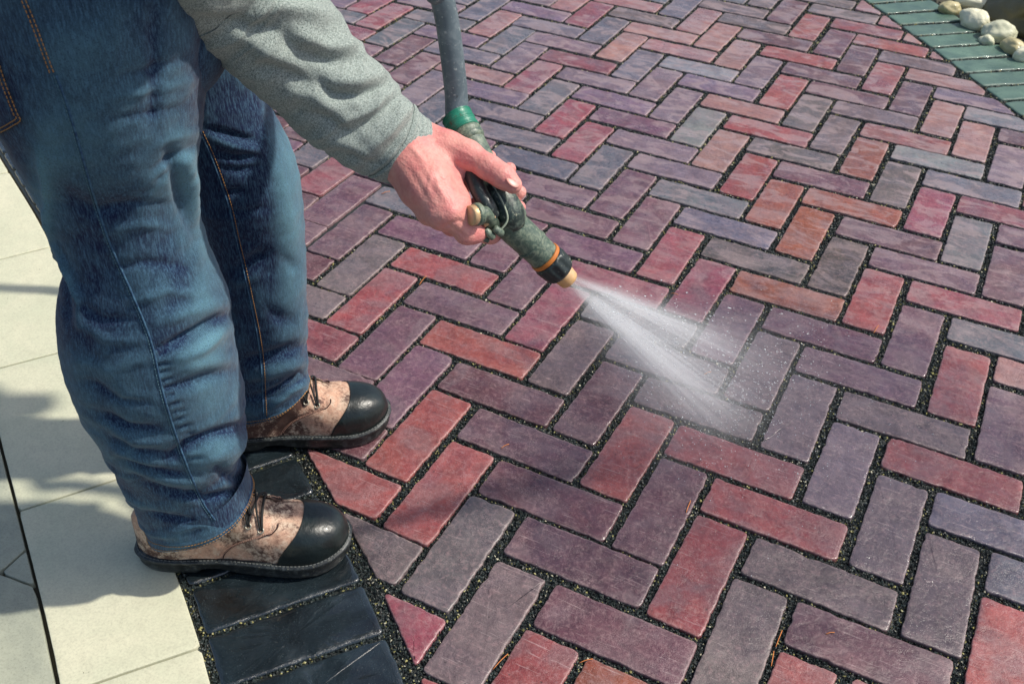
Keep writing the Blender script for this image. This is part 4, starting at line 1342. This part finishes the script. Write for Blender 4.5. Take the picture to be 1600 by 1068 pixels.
        return mesh_obj(name, V, F, mat, parent)
    shell("upper", lambda t: 0.0, lambda t: 1.0, 0.0, leather, 120)
    capline = lambda t: 0.672 + 0.125 * math.sin(t) ** 1.1
    shell("toe_cap", capline, lambda t: 1.0, 0.0022, M_CAP)
    # quarter panel with a curved front edge on each side
    for a0, a1 in ((0.02, 1.22), (math.pi - 1.22, math.pi - 0.02)):
        near_side = a0 > 1
        def fr(t):
            q = (t - a0) / (a1 - a0); q = 1 - q if near_side else q      # q 0 low, 1 top
            return 0.42 + 0.27 * math.sin(min(1, q * 1.05) * math.pi / 2) ** 1.3
        Q = shell("quarter", lambda t: 0.10, fr, 0.0032, quarter_mat, 60, 30, bt, a0, a1)
        MB().tube(np.array([up(fr(t), t, 0.0012) for t in np.linspace(a0, a1, 60)]), 0.0010, 6).build("panel_edge", M_EDGE, Q)
        for dd in (0.006, 0.014):
            P = np.array([up(fr(t) - dd, t, 0.0040) for t in np.linspace(a0 + .05, a1 - .02, 60)])
            s_a = arclen(P); b = MB(); q = 0
            while q + 0.002 < s_a[-1]:
                t_ = np.linspace(q, q + 0.002, 3); b.tube(np.stack([np.interp(t_, s_a, P[:, i]) for i in range(3)], 1), 0.0004, 5); q += 0.003
            b.build("stitching", M_THREAD_LEATHER, Q)
    P = np.array([up(0.16 + 0.02 * math.sin(t * 2), t, 0.0030) for t in np.linspace(math.pi - 0.9, math.pi - 0.03, 30)])
    MB().tube(P, 0.0006, 5).build("heel_stitching", M_THREAD_LEATHER, bt)
    # laces and eyelets
    lace = MB(); es = (0.505, 0.560, 0.615); OF = 0.70
    def over(sa, ta, sb, tb_, r_=0.0017, lift=0.0052):
        n_ = 16
        P_ = [up(sa + (sb - sa) * q / (n_ - 1), ta + (tb_ - ta) * q / (n_ - 1), lift + 0.0015 * math.sin(math.pi * q / (n_ - 1)) - (0.003 if q in (0, n_ - 1) else 0)) for q in range(n_)]
        lace.tube(np.array(P_), r_, 7)
    for i, s_ in enumerate(es):
        for sg in (1, -1):
            th = math.pi / 2 + sg * OF
            c_ = up(s_, th, 0.0048); n_ = fy * math.cos(th) + UP * math.sin(th); n_ /= np.linalg.norm(n_)
            t2 = np.cross(n_, fx)
            MB().tube([c_ + (fx * math.cos(a) + t2 * math.sin(a)) * 0.0042 for a in np.linspace(0, 2 * math.pi, 17)], 0.0014, 6, False).build("eyelet", M_STEEL, bt)
    for i in range(3):
        over(es[i], math.pi / 2 - OF, es[i] + 0.006 * (i - 1), math.pi / 2 + OF, 0.0021)
        if i < 2:
            over(es[i + 1], math.pi / 2 - OF, es[i], math.pi / 2 + OF, 0.0020, 0.0075); over(es[i + 1], math.pi / 2 + OF, es[i], math.pi / 2 - OF, 0.0016, 0.0085)
    kn = up(es[0] + 0.01, math.pi / 2, 0.010)
    for sg in (1, -1):
        L1 = spline([kn, kn + fy * sg * 0.014 + UP * 0.007 + fx * 0.004, kn + fy * sg * 0.030 - UP * 0.001 + fx * 0.010, kn + fy * sg * 0.020 - UP * 0.003, kn], 20)
        lace.tube(L1, 0.0014, 6)
        lace.tube(spline([kn, kn + fy * sg * 0.012 + fx * 0.014, kn + fy * sg * 0.026 + fx * 0.020 - UP * 0.012], 10), 0.0014, 6)
    lace.build("laces", M_LACE, bt)
    return bt
h1 = ground(222, 866)[:2]; t1_ = ground(548, 858)[:2]
boot(h1 + np.array([0.0, 0.0]), t1_, M_LEATHER, M_LEATHER, "pale scuffed leather work boot nearest the viewer")
t2_ = ground(608, 660)[:2]; dv = np.array([math.cos(math.radians(38)), math.sin(math.radians(38))])
boot(t2_ - dv * 0.318, t2_, M_LEATHER, M_LEATHER_DK, "darker brown work boot on the red pavers")

#==HOSE==
A0, A1, A2, A3 = at(716, 186, 1.335), at(742, 232, 1.325), at(778, 305, 1.302), at(800, 352, 1.308)
TIP = at(890, 438, 1.362)
axis = TIP - A3; axis /= np.linalg.norm(axis)
noz = empty("spray_nozzle", tuple(A2))
tag(noz, "worn green and black metal spray nozzle with orange ring and brass tip", "hose nozzle")
def npart(name, b, mat, parent=noz):
    if parent is noz: b.V = [np.asarray(v) - A2 for v in b.V]
    else: b.V = [np.asarray(v) - A2 for v in b.V]
    return b.build(name, mat, parent)
# handle body
hpth = spline([A0, A1, at(762, 268, 1.312), A2], 30)
npart("handle", MB().tube(hpth, np.interp(np.linspace(0, 1, 30), [0, .2, .6, 1], [.0165, .0185, .0165, .0205]), 28), M_BODY)
bpth = spline([A2 - axis * 0.012, A2 * 0.4 + A3 * 0.6, A3, A3 + axis * 0.03, A3 + axis * 0.062], 40)
npart("barrel", MB().tube(bpth, np.interp(np.linspace(0, 1, 40), [0, .12, .3, .48, .52, .8, 1], [.0185, .0225, .0235, .0225, .0212, .0205, .0200]), 32), M_BODY)
Lb = np.linalg.norm(TIP - A3)
def ringpart(name, a, b_, r0, r1, mat, ribs=0, n=12, seg=48):
    bb = MB(); path = np.array([A3 + axis * v for v in np.linspace(a, b_, n)])
    V, F = tube(path, np.interp(np.linspace(0, 1, n), [0, .1, .9, 1], [r0 * .93, r0, r1, r1 * .93]), seg)
    if ribs:
        V = np.array(V)
        for i in range(len(V)):
            k = i % seg; c_ = path[i // seg]; V[i] = c_ + (V[i] - c_) * (1 + 0.045 * (1 if (k // 3) % 2 else -1) * (1 if 1 < i // seg < n - 2 else 0))
        V = list(V)
    bb.add(V, F); return npart(name, bb, mat)
ringpart("orange_ring", Lb - .052, Lb - .046, .0218, .0218, M_ORANGE)
ringpart("collar", Lb - .0455, Lb - .018, .0222, .0205, M_BLACKP, 1, 12, 60)
ringpart("body_ridge", Lb - .078, Lb - .074, .0216, .0216, M_BODY)
ringpart("tip", Lb - .0175, Lb, .0150, .0135, M_BRASSWORN)
# black lever under the thumb
lv = spline([at(728, 240, 1.292), at(738, 272, 1.276), at(748, 298, 1.266), at(762, 322, 1.264), at(774, 338, 1.272)], 24)
npart("lever", MB().tube(lv, np.interp(np.linspace(0, 1, 24), [0, .3, .8, 1], [.008, .0105, .0098, .006]), 20), M_BLACKP)
rdg = spline([at(768, 286, 1.278), at(780, 306, 1.273), at(791, 330, 1.273), at(792, 346, 1.276), at(780, 362, 1.279)], 24)
npart("casting_ridge", MB().tube(rdg, 0.0013, 8), mat_simple("worn casting edge", srgb(160, 170, 150), 0.5))
# side plate under the thumb
spl = spline([at(768, 286, 1.292), at(781, 304, 1.290), at(794, 330, 1.292), at(806, 356, 1.300)], 14)
npart("side_cover", MB().tube(spl, np.interp(np.linspace(0, 1, 14), [0, .3, .75, 1], [.012, .0175, .0190, .013]), 24), M_DARKW)
# valve yoke: brass screw with knurled head, ring eye, spindle
sc0, sc1 = at(734, 337, 1.238), at(755, 333, 1.250)
kd = sc1 - sc0; kd /= np.linalg.norm(kd)
V, F = tube([sc0 + kd * v for v in (0, .001, .012, .013, .014)], [.0105, .0118, .0118, .0106, .004], 40)
V = np.array(V); 
for i in range(len(V)):
    c_ = sc0 + kd * (0, .001, .012, .013, .014)[i // 40]; V[i] = c_ + (V[i] - c_) * (1 + 0.04 * (i % 2))
yk = MB(); yk.add(list(V), F); npart("screw_head", yk, M_BRASS)
ykb = MB()
u1 = np.cross(kd, (CAM - sc0) / np.linalg.norm(CAM - sc0)); u1 /= np.linalg.norm(u1); u2 = np.cross(kd, u1)
for q in (0.010, 0.013): ykb.tube([sc0 + kd * q + (u1 * math.cos(a) + u2 * math.sin(a)) * 0.0105 for a in np.linspace(0, 2 * math.pi, 25)], 0.0035, 8, False)
ykb.tube([sc0 + kd * .012, sc0 + kd * .022, at(770, 352, 1.285)], [.0105, .0085, .010], 16)
npart("yoke", ykb, M_BODY)
npart("spindle", MB().tube([at(756, 352, 1.262), at(764, 345, 1.262), at(772, 338, 1.266)], [.0032, .0040, .0030], 12), M_BRASS)
for pa, pb, r_ in (((757, 358, 1.268), (772, 372, 1.274), .0046), ((750, 370, 1.276), (764, 376, 1.280), .0036), ((772, 356, 1.268), (785, 366, 1.276), .0050)):
    a_, b2 = at(*pa), at(*pb)
    npart("lug", MB().tube([a_ + (b2 - a_) * v for v in (0, .08, .5, .92, 1)], [r_ * .75, r_, r_ * 1.05, r_, r_ * .75], 8), M_BODY)

hose = empty("garden_hose", tuple(A0))
tag(hose, "grey rubber hose with green tape rising from the nozzle out of the top", "hose")
hp2 = spline([A0 + (A0 - A1) * 0.1, at(713, 150, 1.33), at(709, 110, 1.315), at(704, 70, 1.30), at(698, 30, 1.285), at(690, -5, 1.27), at(678, -45, 1.255),
              np.array([-0.335, -0.12, 1.0]), np.array([-0.35, -0.08, 1.06]), np.array([-0.42, -0.02, 1.12]), np.array([-0.60, 0.10, 1.12]), np.array([-0.80, 0.12, 0.95]), np.array([-0.98, 0.02, 0.5]),
              np.array([-1.05, -0.05, 0.12]), np.array([-1.16, 0.0, 0.016]), np.array([-1.5, 0.25, 0.016]), np.array([-2.2, 0.62, 0.016]), np.array([-3.4, 0.8, 0.016])], 260)
hb_ = MB().tube(hp2, 0.0148, 22); hb_.V = [np.asarray(v) - A0 for v in hb_.V]; hb_.build("rubber_tube", M_HOSE, hose)
tp = spline([A0 - (A1 - A0) * 0.12, A0, A0 + (A1 - A0) * 0.42], 50)
rr = 0.0185 + 0.0016 * np.abs(np.sin(np.arange(50) * 0.9)) + 0.0006 * np.sin(np.arange(50) * 2.3)
tb = MB().tube(tp, rr, 26); tb.V = [np.asarray(v) - A0 for v in tb.V]; tb.build("tape_wrap", M_GREEN, hose)
fe = MB().tube(spline([A0 + (A1 - A0) * 0.42, A0 + (A1 - A0) * 0.8], 8), [.0195, .0205, .0205, .0200, .0205, .0205, .0195, .0180], 26); fe.V = [np.asarray(v) - A0 for v in fe.V]
fe.build("ferrule", M_BODY, hose)

#==SPRAY==
e1 = ground(1185, 665); SD = e1 - TIP; LS = np.linalg.norm(SD); SD /= LS
upj = ground(1100, 515) - TIP
Yv = np.cross(SD, (CAM - TIP) / np.linalg.norm(CAM - TIP)); Yv /= np.linalg.norm(Yv)      # across the fan, in the image plane
if pix(TIP + SD * .2 + Yv * .02)[1] > pix(TIP + SD * .2)[1]: Yv = -Yv                        # +Y = up in the picture
Zv = np.cross(SD, Yv)
RM = Matrix(((SD[0], Yv[0], Zv[0], TIP[0]), (SD[1], Yv[1], Zv[1], TIP[1]), (SD[2], Yv[2], Zv[2], TIP[2]), (0, 0, 0, 1)))
def to_fan(x, y, frac):
    """fan slope (y/x) of a picture point on the jet"""
    best = None
    for q in np.linspace(-0.6, 0.6, 241):
        P = TIP + SD * LS * frac + Yv * q * LS * frac
        p = pix(P); d_ = abs((p[1] - 438) * (x - 890) - (p[0] - 890) * (y - 438))
        if best is None or d_ < best[0]: best = (d_, q)
    return best[1]
a_up = to_fan(1080, 522, 0.5); a_lo = to_fan(1180, 690, 0.8); a_r = to_fan(1300, 640, .8)
if 0: print("fan slopes", a_up, a_lo, a_r, "len", LS)
segs, nr2 = 28, 14
V = []; F = []
for i in range(nr2):
    x_ = 0.001 + (LS * 1.35) * i / (nr2 - 1)
    for k in range(segs):
        a = 2 * math.pi * k / segs
        V.append((x_, math.cos(a) * (0.012 + 0.36 * x_) + 0.0, math.sin(a) * (0.012 + 0.14 * x_)))
F = grid_faces(nr2, segs) + [tuple(range(segs)), tuple((nr2 - 1) * segs + k for k in range(segs))[::-1]]
spray = mesh_obj("water_spray", V, F, None, None, False)
_bm = bmesh.new(); _bm.from_mesh(spray.data); bmesh.ops.recalc_face_normals(_bm, faces=_bm.faces); _bm.to_mesh(spray.data); _bm.free()
spray.matrix_world = RM
tag(spray, "fan of fine white water mist shooting from the nozzle onto the bricks", "water spray", kind="stuff")
t = MT("water mist"); t.t.nodes.remove(t.b)
out = [n for n in t.t.nodes if n.type == 'OUTPUT_MATERIAL'][0]
pvn = t.n("ShaderNodeVolumePrincipled")
sx = t.n("ShaderNodeSeparateXYZ"); t.L(t.co, sx.inputs[0])
X_, Y_, Z_ = sx.outputs
xx = t.math('ADD', X_, 0.035)
ya = t.math('DIVIDE', Y_, xx); za = t.math('DIVIDE', Z_, xx)
cv = t.n("ShaderNodeCombineXYZ"); t.L(t.math('MULTIPLY', ya, 80.0), cv.inputs[0]); t.L(t.math('MULTIPLY', za, 22.0), cv.inputs[1]); t.L(t.math('MULTIPLY', X_, 3.0), cv.inputs[2])
st = t.noise(1.0, 4, 0.65, cv.outputs[0])
st = t.ramp(st, 0.32, 0.68, 0.3, 1.7)
def lobe(a0, wa, wb, k, x0, x1):
    d1 = t.math('DIVIDE', t.math('SUBTRACT', ya, a0), wa); d2 = t.math('DIVIDE', za, wb)
    q = t.math('ADD', t.math('MULTIPLY', d1, d1), t.math('MULTIPLY', d2, d2))
    g_ = t.math('EXPONENT', t.math('MULTIPLY', q, -1.0))
    fall = t.ramp(X_, x0, x1, 1.0, 0.0)
    fall = t.math('MULTIPLY', fall, fall)
    return t.math('MULTIPLY', t.math('MULTIPLY', g_, fall), k)
dens = t.math('ADD', lobe(a_up, 0.045, 0.06, 62.0, 0.0, LS * 0.85), lobe(a_lo * 0.75, 0.06, 0.06, 76.0, 0.0, LS * 1.05))
dens = t.math('ADD', dens, lobe((a_up + a_lo) / 2, 0.15, 0.07, 15.0, 0.0, LS * 1.15))
dens = t.math('ADD', dens, lobe(a_lo, 0.22, 0.10, 6.5, -0.2, LS * 1.6))
inv = t.math('DIVIDE', 0.30, t.math('ADD', X_, 0.12))
dens = t.math('MULTIPLY', t.math('MULTIPLY', dens, st), inv)
t.L(dens, pvn.inputs["Density"]); pvn.inputs["Color"].default_value = (0.97, 0.985, 1, 1); pvn.inputs["Anisotropy"].default_value = -0.1
t.L(pvn.outputs[0], out.inputs["Volume"])
spray.data.materials.append(t.m)
# droplets flying with the jet and bouncing off the bricks
dr = MB(); r = random.Random(4)
for i in range(1500):
    x_ = r.uniform(0.05, 1.0) ** 0.8 * LS * 1.02; ya_ = r.gauss((a_up + a_lo) / 2, 0.13); za_ = r.gauss(0, 0.05)
    P = TIP + SD * x_ + Yv * ya_ * x_ + Zv * za_ * x_
    if P[2] < 0.003: continue
    rad = r.uniform(0.0003, 0.0008); d_ = SD + Yv * ya_; d_ /= np.linalg.norm(d_)
    ln = rad * r.uniform(1, 5)
    dr.tube([P - d_ * ln, P - d_ * ln * .5, P + d_ * ln * .5, P + d_ * ln], [rad * .3, rad, rad, rad * .3], 5)
for i in range(380):
    g_ = ground(r.gauss(1210, 120), r.gauss(700, 75)); rad = r.uniform(0.0003, 0.0010)
    dr.ball((g_[0], g_[1], abs(r.gauss(0, 0.02)) + 0.001), rad, 6, 4)
wm = MT("water drop"); wm.col((0.9, 0.95, 0.97)); wm.rough(0.08); wm.set("Transmission Weight", 0.6); wm.set("IOR", 1.33)
o = dr.build("water_droplets", wm.m); tag(o, kind="stuff")
